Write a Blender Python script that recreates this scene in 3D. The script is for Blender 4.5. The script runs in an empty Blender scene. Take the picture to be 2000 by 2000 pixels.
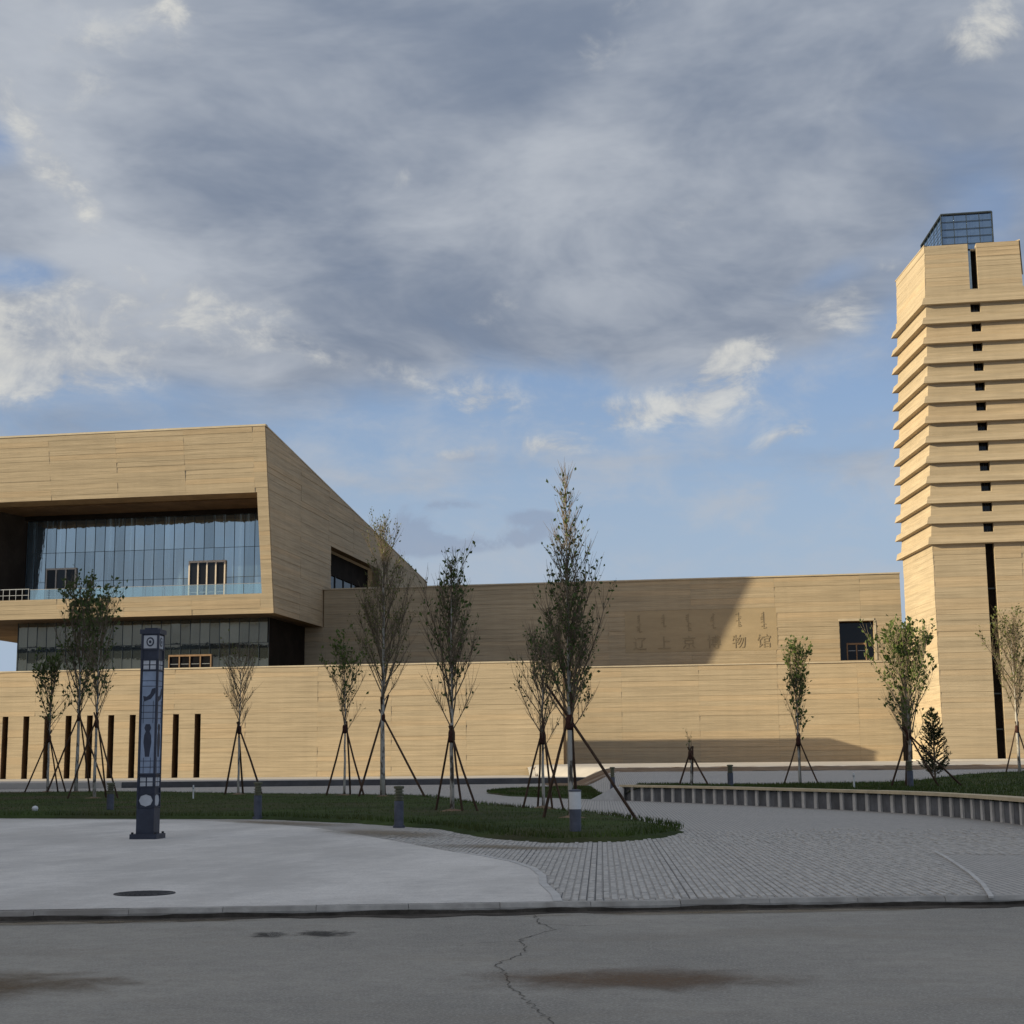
import bpy, math, random
import numpy as np
from mathutils import Vector, Matrix

scene = bpy.context.scene
COL = scene.collection
RAD = math.radians

# ------------------------------------------------------------------ camera
cam_d = bpy.data.cameras.new('camera')
cam_d.sensor_width = 36.0
cam_d.lens = 54.0
cam_d.clip_start = 0.1
cam_d.clip_end = 6000.0
cam = bpy.data.objects.new('camera', cam_d)
COL.objects.link(cam)
YAW, PITCH, ROLL = RAD(9.7), math.atan(490 / 3000), 0.009
_f = Vector((-math.sin(YAW) * math.cos(PITCH), math.cos(YAW) * math.cos(PITCH), math.sin(PITCH)))
_r = Vector((math.cos(YAW), math.sin(YAW), 0))
_u = _r.cross(_f)
_r2 = _r * math.cos(ROLL) - _u * math.sin(ROLL)
_u2 = _r2.cross(_f)
cam.matrix_world = Matrix(((_r2.x, _u2.x, -_f.x, 0), (_r2.y, _u2.y, -_f.y, 0), (_r2.z, _u2.z, -_f.z, 1.6), (0, 0, 0, 1)))
scene.camera = cam

# ------------------------------------------------------------------ sun
SUN_EL, SUN_AZ = RAD(15.3), RAD(246.8)      # azimuth clockwise from +Y
SUN_DIR = Vector((math.sin(SUN_AZ) * math.cos(SUN_EL), math.cos(SUN_AZ) * math.cos(SUN_EL), math.sin(SUN_EL)))
sun_d = bpy.data.lights.new('sun', 'SUN')
sun_d.energy = 5.0
sun_d.angle = RAD(0.5)
sun_d.color = (1.0, 0.845, 0.57)
sun = bpy.data.objects.new('sun', sun_d)
COL.objects.link(sun)
sun.rotation_euler = (-SUN_DIR).to_track_quat('-Z', 'Y').to_euler()

# ------------------------------------------------------------------ view
scene.view_settings.view_transform = 'Standard'
scene.view_settings.look = 'None'
scene.view_settings.exposure = 0.3
scene.view_settings.gamma = 1.0
scene.view_settings.use_curve_mapping = False

# ------------------------------------------------------------------ node helper
class NT:
    """tiny expression helper around a node tree"""
    def __init__(s, tree):
        s.t = tree
        s.n = tree.nodes
        s.l = tree.links
    def put(s, sock, v):
        if v is None:
            return
        if isinstance(v, bpy.types.NodeSocket):
            s.l.new(v, sock)
        else:
            try:
                sock.default_value = v
            except Exception:
                sock.default_value = (v, v, v)
    def m(s, op, a, b=None, c=None, clamp=False):
        n = s.n.new('ShaderNodeMath')
        n.operation = op
        n.use_clamp = clamp
        for i, v in enumerate((a, b, c)):
            s.put(n.inputs[i], v)
        return n.outputs[0]
    def v(s, op, a, b=None):
        n = s.n.new('ShaderNodeVectorMath')
        n.operation = op
        s.put(n.inputs[0], a)
        s.put(n.inputs[1], b)
        return n.outputs[1] if op in ('LENGTH', 'DOT_PRODUCT') else n.outputs[0]
    def comb(s, x, y, z=0.0):
        n = s.n.new('ShaderNodeCombineXYZ')
        for i, v in enumerate((x, y, z)):
            s.put(n.inputs[i], v)
        return n.outputs[0]
    def sep(s, vec):
        n = s.n.new('ShaderNodeSeparateXYZ')
        s.put(n.inputs[0], vec)
        return n.outputs
    def noise(s, vec, scale, detail=4, rough=0.55, dist=0.0, col=False):
        n = s.n.new('ShaderNodeTexNoise')
        s.put(n.inputs['Vector'], vec)
        n.inputs['Scale'].default_value = scale
        n.inputs['Detail'].default_value = detail
        n.inputs['Roughness'].default_value = rough
        n.inputs['Distortion'].default_value = dist
        return n.outputs['Color' if col else 'Fac']
    def mapping(s, vec, scale=(1, 1, 1), rot=(0, 0, 0), loc=(0, 0, 0)):
        n = s.n.new('ShaderNodeMapping')
        s.put(n.inputs['Vector'], vec)
        n.inputs['Scale'].default_value = scale
        n.inputs['Rotation'].default_value = rot
        n.inputs['Location'].default_value = loc
        return n.outputs[0]
    def ss(s, x, a, b):
        n = s.n.new('ShaderNodeMapRange')
        n.interpolation_type = 'SMOOTHSTEP'
        s.put(n.inputs['Value'], x)
        s.put(n.inputs['From Min'], a)
        s.put(n.inputs['From Max'], b)
        return n.outputs[0]
    def lin(s, x, a, b, c=0.0, d=1.0):
        n = s.n.new('ShaderNodeMapRange')
        s.put(n.inputs['Value'], x)
        for k, v in (('From Min', a), ('From Max', b), ('To Min', c), ('To Max', d)):
            s.put(n.inputs[k], v)
        return n.outputs[0]
    def mix(s, f, a, b, blend='MIX'):
        n = s.n.new('ShaderNodeMix')
        n.data_type = 'RGBA'
        n.blend_type = blend
        s.put(n.inputs[0], f)
        s.put(n.inputs[6], a if isinstance(a, bpy.types.NodeSocket) else (*a, 1))
        s.put(n.inputs[7], b if isinstance(b, bpy.types.NodeSocket) else (*b, 1))
        return n.outputs[2]

# ------------------------------------------------------------------ world: evening sky with a broken cloud deck
world = bpy.data.worlds.new('World')
scene.world = world
world.use_nodes = True
wt = NT(world.node_tree)
wt.n.clear()
sky = wt.n.new('ShaderNodeTexSky')
sky.sky_type = 'NISHITA'
sky.sun_disc = False
sky.sun_elevation = SUN_EL
sky.sun_rotation = SUN_AZ
sky.air_density = 1.0
sky.dust_density = 1.2
sky.ozone_density = 1.5
tc = wt.n.new('ShaderNodeTexCoord').outputs['Generated']
dx, dy, dz = wt.sep(tc)[0:3]
zc = wt.m('ADD', wt.m('MAXIMUM', dz, 0.0), 0.10)
plane = wt.comb(wt.m('DIVIDE', dx, zc), wt.m('DIVIDE', dy, zc), 0.0)
az = wt.m('MULTIPLY', wt.m('ARCTAN2', dx, dy), 180 / math.pi)
el = wt.m('MULTIPLY', wt.m('ARCSINE', dz), 180 / math.pi)
# wind-stretched cloud coordinates with a gentle warp
warp = wt.v('MULTIPLY', wt.v('SUBTRACT', wt.noise(plane, 0.8, 3, col=True), (0.5, 0.5, 0.5)), (0.7, 0.7, 0.7))
pw = wt.v('ADD', plane, warp)
ps = wt.mapping(pw, scale=(1.0, 0.55, 1), rot=(0, 0, RAD(-18)), loc=(3.1, 1.7, 0))
big = wt.noise(ps, 0.75, 3, 0.5)
mid = wt.noise(ps, 2.2, 5, 0.58)
fine = wt.noise(wt.mapping(pw, loc=(7.3, 2.2, 0)), 5.5, 4, 0.6)
puff = wt.noise(wt.comb(wt.m('MULTIPLY', az, 0.055), wt.m('MULTIPLY', el, 0.085), 4.2), 6.0, 6, 0.62, 0.35)

AE = wt.comb(az, el, 0.0)

def PB(x, y, rx, ry, w, tilt=0.0):
    """one cloud feature: centre and half-size in the sky (52 units = 1 degree), weight, tilt"""
    n = wt.n.new('ShaderNodeMapping')
    n.vector_type = 'TEXTURE'
    wt.l.new(AE, n.inputs['Vector'])
    n.inputs['Location'].default_value = ((x - 1000) / 51.8 - 9.7, 27.7 - 0.0184 * y, 0)
    n.inputs['Rotation'].default_value = (0, 0, RAD(tilt))
    n.inputs['Scale'].default_value = (rx / 51.8, ry / 54.0, 1)
    return wt.m('POWER', 0.368, wt.v('DOT_PRODUCT', n.outputs[0], n.outputs[0])), w

def total(lst):
    o = 0.0
    for b, w in lst:
        o = wt.m('MULTIPLY_ADD', b, w, o)
    return o
SKM = (1.2, 1.3, 1.6)
# deck coverage: closed overhead, breaking up towards the horizon
nz = wt.m('ADD', wt.m('MULTIPLY', wt.m('SUBTRACT', big, 0.5), 2.0), wt.m('MULTIPLY', wt.m('SUBTRACT', mid, 0.5), 1.3))
deck = wt.lin(el, 7.0, 15.4, -0.82, 0.75)
hole = total([PB(-10, 320, 70, 60, 0.9), PB(60, 560, 130, 40, 0.5), PB(30, 800, 300, 60, 0.3), PB(700, 850, 420, 70, 0.5, 8),
              PB(1500, 800, 600, 90, 0.35), PB(1960, 420, 90, 60, 0.25), PB(1820, 620, 160, 40, 0.35, 20), PB(1000, 740, 200, 50, 0.3, -8), PB(1700, 700, 280, 80, 0.6, 14), PB(1900, 500, 160, 90, 0.5), PB(260, 770, 260, 45, 0.4), PB(20, 560, 90, 40, 0.7), PB(1620, 560, 120, 30, 0.35, 20)])
cov = wt.ss(wt.m('SUBTRACT', wt.m('ADD', deck, nz), hole), -0.38, 0.50)
# small cumulus between deck and horizon
cum_r = total([PB(200, 660, 250, 95, 1.45, 6), PB(40, 745, 160, 55, 1.5), PB(945, 775, 80, 48, 1.1), PB(1080, 870, 95, 26, 1.1),
               PB(905, 880, 70, 20, 0.9, 10), PB(1410, 740, 90, 55, 1.2), PB(1310, 800, 190, 45, 0.8), PB(1530, 865, 85, 26, 1.1, 22),
               PB(1640, 640, 90, 55, 0.9, 15), PB(110, 365, 130, 42, 1.1, -48), PB(340, 55, 70, 50, 0.9), PB(80, 150, 240, 140, 0.6),
               PB(1960, 110, 100, 70, 0.9, 30), PB(1230, 60, 180, 60, 0.6, 35), PB(960, 600, 90, 60, 0.6), PB(790, 330, 70, 24, 0.6, 50),
               PB(700, 700, 220, 30, 0.7, -12), PB(1780, 520, 120, 30, 0.6, 20), PB(1480, 690, 70, 30, 0.9, 15), PB(1180, 810, 90, 30, 0.7),
               PB(1330, 420, 120, 50, 0.45, 20), PB(400, 590, 200, 40, 0.6, -10)])
cum = wt.ss(wt.m('MULTIPLY', cum_r, wt.lin(puff, 0.30, 0.68, 0.0, 1.25)), 0.18, 0.95)
lowc = total([PB(890, 985, 70, 14, 0.8), PB(970, 1060, 130, 22, 0.9, 6), PB(800, 1035, 60, 45, 0.9), PB(850, 1060, 80, 25, 0.8), PB(1040, 1012, 60, 18, 0.9), PB(920, 890, 100, 18, 0.6)])
lowd = wt.m('MULTIPLY', wt.ss(wt.m('MULTIPLY', lowc, wt.lin(puff, 0.3, 0.62, 0.1, 1.5)), 0.25, 0.8), 0.6)
wisp = wt.m('MULTIPLY', wt.ss(wt.m('ADD', wt.m('MULTIPLY', mid, 0.6), wt.m('MULTIPLY', puff, 0.4)), 0.42, 0.66), wt.m('MULTIPLY', wt.ss(el, 3.0, 9.0), 0.75))
# thickness shading of the deck
dark_r = total([PB(450, 310, 330, 150, 0.30), PB(820, 560, 330, 110, 0.22, 10), PB(1020, 120, 280, 170, 0.28), PB(1280, 640, 300, 90, 0.25, 12),
                PB(1750, 200, 300, 160, 0.25), PB(600, 640, 300, 60, 0.25), PB(200, 850, 260, 60, 0.3)])
lit_r = total([PB(80, 150, 330, 190, 0.42), PB(150, 400, 160, 90, 0.32, -40), PB(230, 650, 300, 80, 0.30), PB(1180, 190, 260, 70, 0.35, 38), PB(720, 180, 260, 80, 0.2, -20), PB(300, 560, 300, 60, 0.3, -14),
               PB(820, 460, 300, 50, 0.2, 16)])
tone = wt.m('ADD', wt.m('SUBTRACT', wt.m('ADD', wt.m('MULTIPLY', wt.m('SUBTRACT', fine, 0.5), 1.25), wt.m('MULTIPLY', wt.m('SUBTRACT', mid, 0.5), 1.5)),
            dark_r), wt.m('ADD', lit_r, 0.50))
tone = wt.ss(tone, -0.15, 1.25)
K = 10.0                                  # radiance units, scaled by the background strength
deck_c = wt.mix(tone, (0.195 * K, 0.240 * K, 0.325 * K), (0.47 * K, 0.505 * K, 0.56 * K))
# towards the low sun the clouds glow
sd = wt.v('DOT_PRODUCT', tc, tuple(SUN_DIR))
glow = wt.m('POWER', wt.m('MAXIMUM', sd, 0.0), 6.0)
deck_c = wt.mix(wt.m('MULTIPLY', glow, 0.6), deck_c, (1.5 * K, 1.25 * K, 0.95 * K))
cum_c = wt.mix(wt.ss(puff, 0.38, 0.70), (0.40 * K, 0.43 * K, 0.48 * K), (0.72 * K, 0.71 * K, 0.66 * K))
skyc = wt.v('MULTIPLY', sky.outputs[0], (SKM[0], SKM[1], SKM[2]))
haze_c = wt.mix(wt.lin(wt.ss(el, 17.0, 2.0), 0.0, 1.0, 0.22, 1.0), skyc, (0.385 * K, 0.475 * K, 0.60 * K))
c0 = wt.mix(wisp, haze_c, (0.46 * K, 0.50 * K, 0.56 * K))
c0 = wt.mix(lowd, c0, (0.27 * K, 0.33 * K, 0.45 * K))
c1 = wt.mix(cov, c0, deck_c)
c2 = wt.mix(wt.m('MULTIPLY', cum, 0.8), c1, cum_c)
bg = wt.n.new('ShaderNodeBackground')
bg.inputs['Strength'].default_value = 0.081
wt.l.new(c2, bg.inputs['Color'])
wo = wt.n.new('ShaderNodeOutputWorld')
wt.l.new(bg.outputs[0], wo.inputs['Surface'])
world.cycles.sampling_method = 'MANUAL'
world.cycles.sample_map_resolution = 256
# ------------------------------------------------------------------ mesh helpers
class MB:
    """collects shapes, builds ONE mesh object"""
    def __init__(s):
        s.vs, s.fs = [], []
    def poly(s, pts):
        i = len(s.vs)
        s.vs += [tuple(p) for p in pts]
        s.fs.append(tuple(range(i, i + len(pts))))
        return s
    def hexa(s, p):
        """p: 4 bottom points ccw, 4 top points ccw"""
        i = len(s.vs)
        s.vs += [tuple(q) for q in p]
        s.fs += [tuple(i + k for k in f) for f in ((3, 2, 1, 0), (4, 5, 6, 7), (0, 1, 5, 4), (1, 2, 6, 5), (2, 3, 7, 6), (3, 0, 4, 7))]
        return s
    def box(s, x0, x1, y0, y1, z0, z1):
        return s.hexa([(x0, y0, z0), (x1, y0, z0), (x1, y1, z0), (x0, y1, z0), (x0, y0, z1), (x1, y0, z1), (x1, y1, z1), (x0, y1, z1)])
    def tube(s, pts, rads, n=6, caps=True):
        pts = [Vector(p) for p in pts]
        base = len(s.vs)
        for k, p in enumerate(pts):
            d = (pts[min(k + 1, len(pts) - 1)] - pts[max(k - 1, 0)])
            if d.length < 1e-9:
                d = Vector((0, 0, 1))
            d.normalize()
            a = d.cross(Vector((0.31, 0.95, 0.05)))
            if a.length < 1e-3:
                a = d.cross(Vector((1, 0, 0)))
            a.normalize()
            b = d.cross(a)
            r = rads[k] if hasattr(rads, '__len__') else rads
            for j in range(n):
                t = 2 * math.pi * j / n
                s.vs.append(tuple(p + (a * math.cos(t) + b * math.sin(t)) * r))
        for k in range(len(pts) - 1):
            for j in range(n):
                j2 = (j + 1) % n
                s.fs.append((base + k * n + j, base + k * n + j2, base + (k + 1) * n + j2, base + (k + 1) * n + j))
        if caps:
            s.fs.append(tuple(base + j for j in range(n))[::-1])
            s.fs.append(tuple(base + (len(pts) - 1) * n + j for j in range(n)))
        return s
    def lathe(s, prof, n=20, c=(0, 0)):
        base = len(s.vs)
        for r, z in prof:
            for j in range(n):
                t = 2 * math.pi * j / n
                s.vs.append((c[0] + r * math.cos(t), c[1] + r * math.sin(t), z))
        for k in range(len(prof) - 1):
            for j in range(n):
                j2 = (j + 1) % n
                s.fs.append((base + k * n + j, base + k * n + j2, base + (k + 1) * n + j2, base + (k + 1) * n + j))
        s.fs.append(tuple(base + j for j in range(n))[::-1])
        s.fs.append(tuple(base + (len(prof) - 1) * n + j for j in range(n)))
        return s
    def build(s, name, mat, parent=None, smooth=False, loc=None, **props):
        me = bpy.data.meshes.new(name)
        me.from_pydata(s.vs, [], s.fs)
        me.update()
        if mat is not None:
            me.materials.append(MAT[mat])
        if smooth:
            me.polygons.foreach_set('use_smooth', [True] * len(me.polygons))
        o = bpy.data.objects.new(name, me)
        COL.objects.link(o)
        if parent is not None:
            o.parent = parent
        if loc is not None:
            o.location = loc
        for k, v in props.items():
            o[k] = v
        return o

def thing(name, label, cat, loc=(0, 0, 0), rz=0.0, group=None):
    o = bpy.data.objects.new(name, None)
    COL.objects.link(o)
    o.location = loc
    o.rotation_euler = (0, 0, rz)
    o['label'] = label
    o['category'] = cat
    if group:
        o['group'] = group
    return o

def tag(o, label, cat, group=None):
    o['label'] = label
    o['category'] = cat
    if group:
        o['group'] = group
    return o

# ------------------------------------------------------------------ materials
MAT = {}

def mat(name, base, rough=0.8, spec=0.3, metal=0.0, fn=None, bump=None):
    m = bpy.data.materials.new(name)
    m.use_nodes = True
    t = NT(m.node_tree)
    p = t.n['Principled BSDF']
    p.inputs['Base Color'].default_value = (*base, 1)
    p.inputs['Roughness'].default_value = rough
    p.inputs['Specular IOR Level'].default_value = spec
    p.inputs['Metallic'].default_value = metal
    if fn:
        fn(t, p)
    MAT[name] = m
    return m

def pos(t):
    return t.n.new('ShaderNodeNewGeometry').outputs['Position']

def orand(t):
    return t.n.new('ShaderNodeObjectInfo').outputs['Random']

def add_bump(t, p, h, strength, dist):
    b = t.n.new('ShaderNodeBump')
    b.inputs['Strength'].default_value = strength
    b.inputs['Distance'].default_value = dist
    t.l.new(h, b.inputs['Height'])
    t.l.new(b.outputs[0], p.inputs['Normal'])

def vary(base, amp, scale, detail=5, bump=0.0, bdist=0.01, stretch=(1, 1, 1), tint=None):
    """colour broken up by noise (and, with tint, drifting to another colour)"""
    def fn(t, p):
        P = t.mapping(pos(t), scale=stretch)
        n = t.noise(P, scale, detail, 0.6)
        n2 = t.noise(P, scale * 7.3, 3, 0.6)
        a = tuple(c * (1 - amp) for c in base)
        b = tuple(min(1, c * (1 + amp)) for c in base)
        c = t.mix(t.ss(n, 0.3, 0.7), a, b)
        c = t.mix(t.m('MULTIPLY', t.ss(n2, 0.35, 0.75), 0.5), c, tuple(x * (1 - amp * 0.8) for x in base))
        if tint:
            c = t.mix(t.m('MULTIPLY', t.ss(t.noise(P, scale * 0.37, 4), 0.45, 0.7), tint[3]), c, tint[:3])
        t.l.new(c, p.inputs['Base Color'])
        if bump:
            add_bump(t, p, n2, bump, bdist)
    return fn

def stone(base, streak=0.22, rnd=0.16):
    """sandstone slabs: each slab a little different, thin horizontal bedding lines, faint stains"""
    def fn(t, p):
        P = pos(t)
        r = orand(t)
        bed = t.noise(t.mapping(P, scale=(0.16, 0.16, 4.2)), 1.0, 7, 0.66)
        bed2 = t.noise(t.mapping(P, scale=(0.35, 0.35, 11.0)), 1.0, 4, 0.6)
        blot = t.noise(t.mapping(P, scale=(0.10, 0.10, 0.16)), 1.0, 4, 0.55)
        f = t.m('ADD', t.m('MULTIPLY', t.m('SUBTRACT', r, 0.5), rnd), t.m('MULTIPLY', t.m('SUBTRACT', bed, 0.5), streak * 2.6))
        f = t.m('ADD', f, t.m('MULTIPLY', t.m('SUBTRACT', bed2, 0.5), streak * 1.7))
        drip = t.noise(t.mapping(P, scale=(1.1, 1.1, 0.07)), 1.0, 4, 0.6)
        f = t.m('ADD', f, t.m('MULTIPLY', t.m('SUBTRACT', blot, 0.5), 0.26))
        f = t.m('ADD', f, t.m('MULTIPLY', t.m('SUBTRACT', drip, 0.5), 0.16))
        f = t.m('ADD', f, 1.0)
        c = t.v('MULTIPLY', t.comb(f, f, f), base)
        warm = t.mix(t.ss(r, 0.55, 1.0), (1, 1, 1), (1.03, 0.985, 0.94))
        c = t.v('MULTIPLY', c, warm)
        t.l.new(c, p.inputs['Base Color'])
        add_bump(t, p, t.m('ADD', bed, t.m('MULTIPLY', bed2, 0.6)), 0.55, 0.08)
    return fn

mat('sandstone', (0.47, 0.335, 0.165), 0.85, 0.2, fn=stone((0.425, 0.350, 0.246), 0.30, 0.08))
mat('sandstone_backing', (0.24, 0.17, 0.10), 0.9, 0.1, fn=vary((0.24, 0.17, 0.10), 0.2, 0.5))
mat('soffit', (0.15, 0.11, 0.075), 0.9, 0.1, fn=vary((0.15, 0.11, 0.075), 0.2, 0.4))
mat('smooth_stone', (0.47, 0.35, 0.19), 0.8, 0.2, fn=vary((0.40, 0.32, 0.21), 0.08, 0.5, stretch=(0.4, 0.4, 2)))
mat('carving', (0.20, 0.14, 0.07), 0.9, 0.1, fn=vary((0.335, 0.272, 0.18), 0.15, 1.0))
mat('coping', (0.52, 0.45, 0.34), 0.75, 0.3, fn=vary((0.52, 0.45, 0.34), 0.12, 0.6))
mat('dark_interior', (0.018, 0.014, 0.012), 0.9, 0.1, fn=vary((0.02, 0.016, 0.013), 0.3, 0.5))
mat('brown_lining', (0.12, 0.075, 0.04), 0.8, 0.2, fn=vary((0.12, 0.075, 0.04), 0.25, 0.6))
mat('mullion', (0.05, 0.065, 0.075), 0.45, 0.5, 0.3, fn=vary((0.05, 0.065, 0.075), 0.2, 1.5))
mat('door_frame', (0.74, 0.66, 0.58), 0.5, 0.4, fn=vary((0.74, 0.66, 0.58), 0.08, 2.0))
mat('bronze_frame', (0.30, 0.19, 0.11), 0.5, 0.4, fn=vary((0.30, 0.19, 0.11), 0.15, 2.0))
mat('steel', (0.38, 0.40, 0.42), 0.4, 0.5, 0.6, fn=vary((0.38, 0.40, 0.42), 0.15, 3.0))

def glassfn(tint, dark, refl, ior=1.9, rnd=0.12, wv=0.25, curtain_k=1.0):
    def fn(t, p):
        out = t.n['Material Output']
        gl = t.n.new('ShaderNodeBsdfGlossy')
        gl.inputs['Roughness'].default_value = 0.02
        gl.inputs['Color'].default_value = (*tint, 1)
        P = pos(t)
        wob = t.m('ADD', t.noise(t.mapping(P, scale=(0.7, 0.7, 0.45)), 1.0, 4, 0.55), t.m('MULTIPLY', t.noise(t.mapping(P, scale=(3.2, 3.2, 0.16)), 1.0, 3, 0.5), 0.35))
        b = t.n.new('ShaderNodeBump')
        b.inputs['Strength'].default_value = wv
        b.inputs['Distance'].default_value = 0.05
        t.l.new(wob, b.inputs['Height'])
        t.l.new(b.outputs[0], gl.inputs['Normal'])
        df = t.n.new('ShaderNodeBsdfDiffuse')
        cur = t.noise(t.mapping(P, scale=(1.6, 1.6, 0.05)), 1.0, 5, 0.7)       # curtains hanging behind the glass
        df.inputs['Color'].default_value = (*dark, 1)
        t.l.new(t.mix(t.ss(cur, 0.5, 0.72), dark, tuple(min(1.0, c * curtain_k + 0.10 * (curtain_k > 1)) for c in dark)), df.inputs['Color'])
        fr = t.n.new('ShaderNodeFresnel')
        fr.inputs['IOR'].default_value = ior
        f = t.m('ADD', fr.outputs[0], t.m('ADD', t.m('MULTIPLY', orand(t), rnd), refl), clamp=True)
        mx = t.n.new('ShaderNodeMixShader')
        t.l.new(f, mx.inputs[0])
        t.l.new(df.outputs[0], mx.inputs[1])
        t.l.new(gl.outputs[0], mx.inputs[2])
        t.l.new(mx.outputs[0], out.inputs['Surface'])
    return fn

mat('glass_blue', (0.03, 0.05, 0.07), fn=glassfn((0.80, 0.93, 1.0), (0.03, 0.05, 0.065), 0.20, rnd=0.16, curtain_k=7.0))
mat('glass_lantern', (0.02, 0.03, 0.05), fn=glassfn((0.50, 0.68, 0.92), (0.03, 0.05, 0.085), 0.30))
mat('glass_green', (0.02, 0.03, 0.03), fn=glassfn((0.78, 0.88, 0.88), (0.05, 0.06, 0.06), 0.26, wv=0.1))
mat('glass_dark', (0.01, 0.01, 0.012), fn=glassfn((0.6, 0.65, 0.7), (0.012, 0.012, 0.014), 0.0, 1.35, 0.02))

def clearglass(t, p):
    out = t.n['Material Output']
    gl = t.n.new('ShaderNodeBsdfGlossy')
    gl.inputs['Roughness'].default_value = 0.05
    gl.inputs['Color'].default_value = (0.85, 0.95, 0.95, 1)
    tr = t.n.new('ShaderNodeBsdfTransparent')
    tr.inputs['Color'].default_value = (0.80, 0.90, 0.88, 1)
    mx = t.n.new('ShaderNodeMixShader')
    mx.inputs[0].default_value = 0.28
    t.l.new(tr.outputs[0], mx.inputs[1])
    t.l.new(gl.outputs[0], mx.inputs[2])
    t.l.new(mx.outputs[0], out.inputs['Surface'])
mat('glass_clear', (0.8, 0.9, 0.9), fn=clearglass)
mat('shaded_cheek', (0.04, 0.033, 0.028), 0.8, 0.2, fn=vary((0.04, 0.033, 0.028), 0.3, 0.6))  # shade of the window recess put into the cheek's near-black colour

# ground
def asphalt(t, p):
    P = pos(t)
    a = t.m('ADD', t.m('MULTIPLY', t.noise(P, 0.22, 5, 0.6), 0.6), t.m('MULTIPLY', t.noise(P, 2.6, 9, 0.8), 0.4))
    g = t.noise(P, 42.0, 4, 0.75)
    h = t.noise(P, 9.0, 4, 0.65)
    c = t.mix(t.ss(a, 0.36, 0.66), (0.26, 0.248, 0.222), (0.41, 0.385, 0.335))
    c = t.mix(t.m('MULTIPLY', t.ss(h, 0.35, 0.75), 0.35), c, (0.20, 0.19, 0.175))
    c = t.mix(t.m('MULTIPLY', t.ss(g, 0.48, 0.60), 0.55), c, (0.50, 0.475, 0.43))
    dust = t.noise(t.mapping(P, scale=(0.5, 1.6, 1), rot=(0, 0, RAD(-14.5))), 0.55, 5, 0.6)
    c = t.mix(t.m('MULTIPLY', t.ss(dust, 0.5, 0.75), 0.45), c, (0.27, 0.235, 0.185))
    t.l.new(c, p.inputs['Base Color'])
    add_bump(t, p, t.m('ADD', g, h), 0.5, 0.012)
mat('asphalt', (0.18, 0.18, 0.18), 0.9, 0.25, fn=asphalt)

def concrete(t, p):
    P = pos(t)
    a = t.noise(t.mapping(P, scale=(0.28, 0.10, 1), rot=(0, 0, RAD(22))), 2.0, 6, 0.62)
    b = t.noise(P, 0.25, 4, 0.55)
    g = t.noise(P, 35.0, 4, 0.7)
    spk = t.noise(P, 3.2, 9, 0.78)
    c = t.mix(t.ss(t.m('ADD', t.m('MULTIPLY', a, 0.65), t.m('MULTIPLY', spk, 0.35)), 0.36, 0.66), (0.56, 0.54, 0.51), (0.82, 0.79, 0.745))
    c = t.mix(t.m('MULTIPLY', t.ss(b, 0.45, 0.75), 0.5), c, (0.60, 0.575, 0.53))
    c = t.mix(t.m('MULTIPLY', t.ss(g, 0.46, 0.62), 0.40), c, (0.47, 0.45, 0.42))
    t.l.new(c, p.inputs['Base Color'])
    add_bump(t, p, g, 0.35, 0.006)
mat('concrete', (0.45, 0.45, 0.45), 0.85, 0.25, fn=concrete)

def far_paving(t, p):
    P = t.mapping(pos(t), rot=(0, 0, RAD(-6.5)))
    br = t.n.new('ShaderNodeTexBrick')
    t.l.new(t.mapping(P, rot=(0, 0, RAD(90))), br.inputs['Vector'])
    br.inputs['Scale'].default_value = 1.0
    br.inputs['Brick Width'].default_value = 0.26
    br.inputs['Row Height'].default_value = 0.096
    br.inputs['Mortar Size'].default_value = 0.008
    br.inputs['Color1'].default_value = (0.44, 0.42, 0.39, 1)
    br.inputs['Color2'].default_value = (0.51, 0.485, 0.45, 1)
    br.inputs['Mortar'].default_value = (0.16, 0.16, 0.16, 1)
    n = t.noise(pos(t), 0.18, 5, 0.6)
    c = t.mix(t.m('MULTIPLY', t.ss(n, 0.4, 0.75), 0.4), br.outputs['Color'], (0.46, 0.44, 0.41))
    t.l.new(c, p.inputs['Base Color'])
mat('paving', (0.4, 0.4, 0.4), 0.85, 0.25, fn=far_paving)
mat('paver', (0.42, 0.42, 0.42), 0.85, 0.25, fn=lambda t, p: (
    t.l.new(t.mix(t.m('MULTIPLY', t.ss(t.noise(pos(t), 14, 4), 0.4, 0.75), 0.4),
                  t.mix(t.ss(t.noise(t.mapping(pos(t), scale=(9.5, 3.4, 1), rot=(0, 0, RAD(-6.5))), 1.0, 0), 0.35, 0.65), (0.44, 0.425, 0.40), (0.56, 0.54, 0.505)),
                  (0.40, 0.39, 0.375)), p.inputs['Base Color']),
    add_bump(t, p, t.noise(pos(t), 70, 3), 0.4, 0.004)))
mat('kerb', (0.40, 0.40, 0.40), 0.85, 0.25, fn=vary((0.40, 0.385, 0.36), 0.25, 2.5, bump=0.4, bdist=0.01, tint=(0.22, 0.20, 0.175, 0.8)))
mat('gutter_strip', (0.06, 0.055, 0.05), 0.95, 0.1, fn=vary((0.085, 0.075, 0.065), 0.4, 3.0, bump=0.5, bdist=0.02))
mat('terrace', (0.55, 0.53, 0.50), 0.85, 0.2, fn=vary((0.52, 0.49, 0.45), 0.12, 0.3, bump=0.2))
mat('terrace_riser', (0.10, 0.10, 0.105), 0.8, 0.3, fn=vary((0.10, 0.10, 0.105), 0.25, 0.8))
mat('soil', (0.20, 0.14, 0.09), 0.95, 0.1, fn=vary((0.25, 0.185, 0.125), 0.3, 1.2, bump=0.6, bdist=0.05, tint=(0.16, 0.09, 0.06, 0.7)))
mat('ground', (0.25, 0.23, 0.2), 0.95, 0.1, fn=vary((0.25, 0.23, 0.20), 0.15, 0.05))
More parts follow.
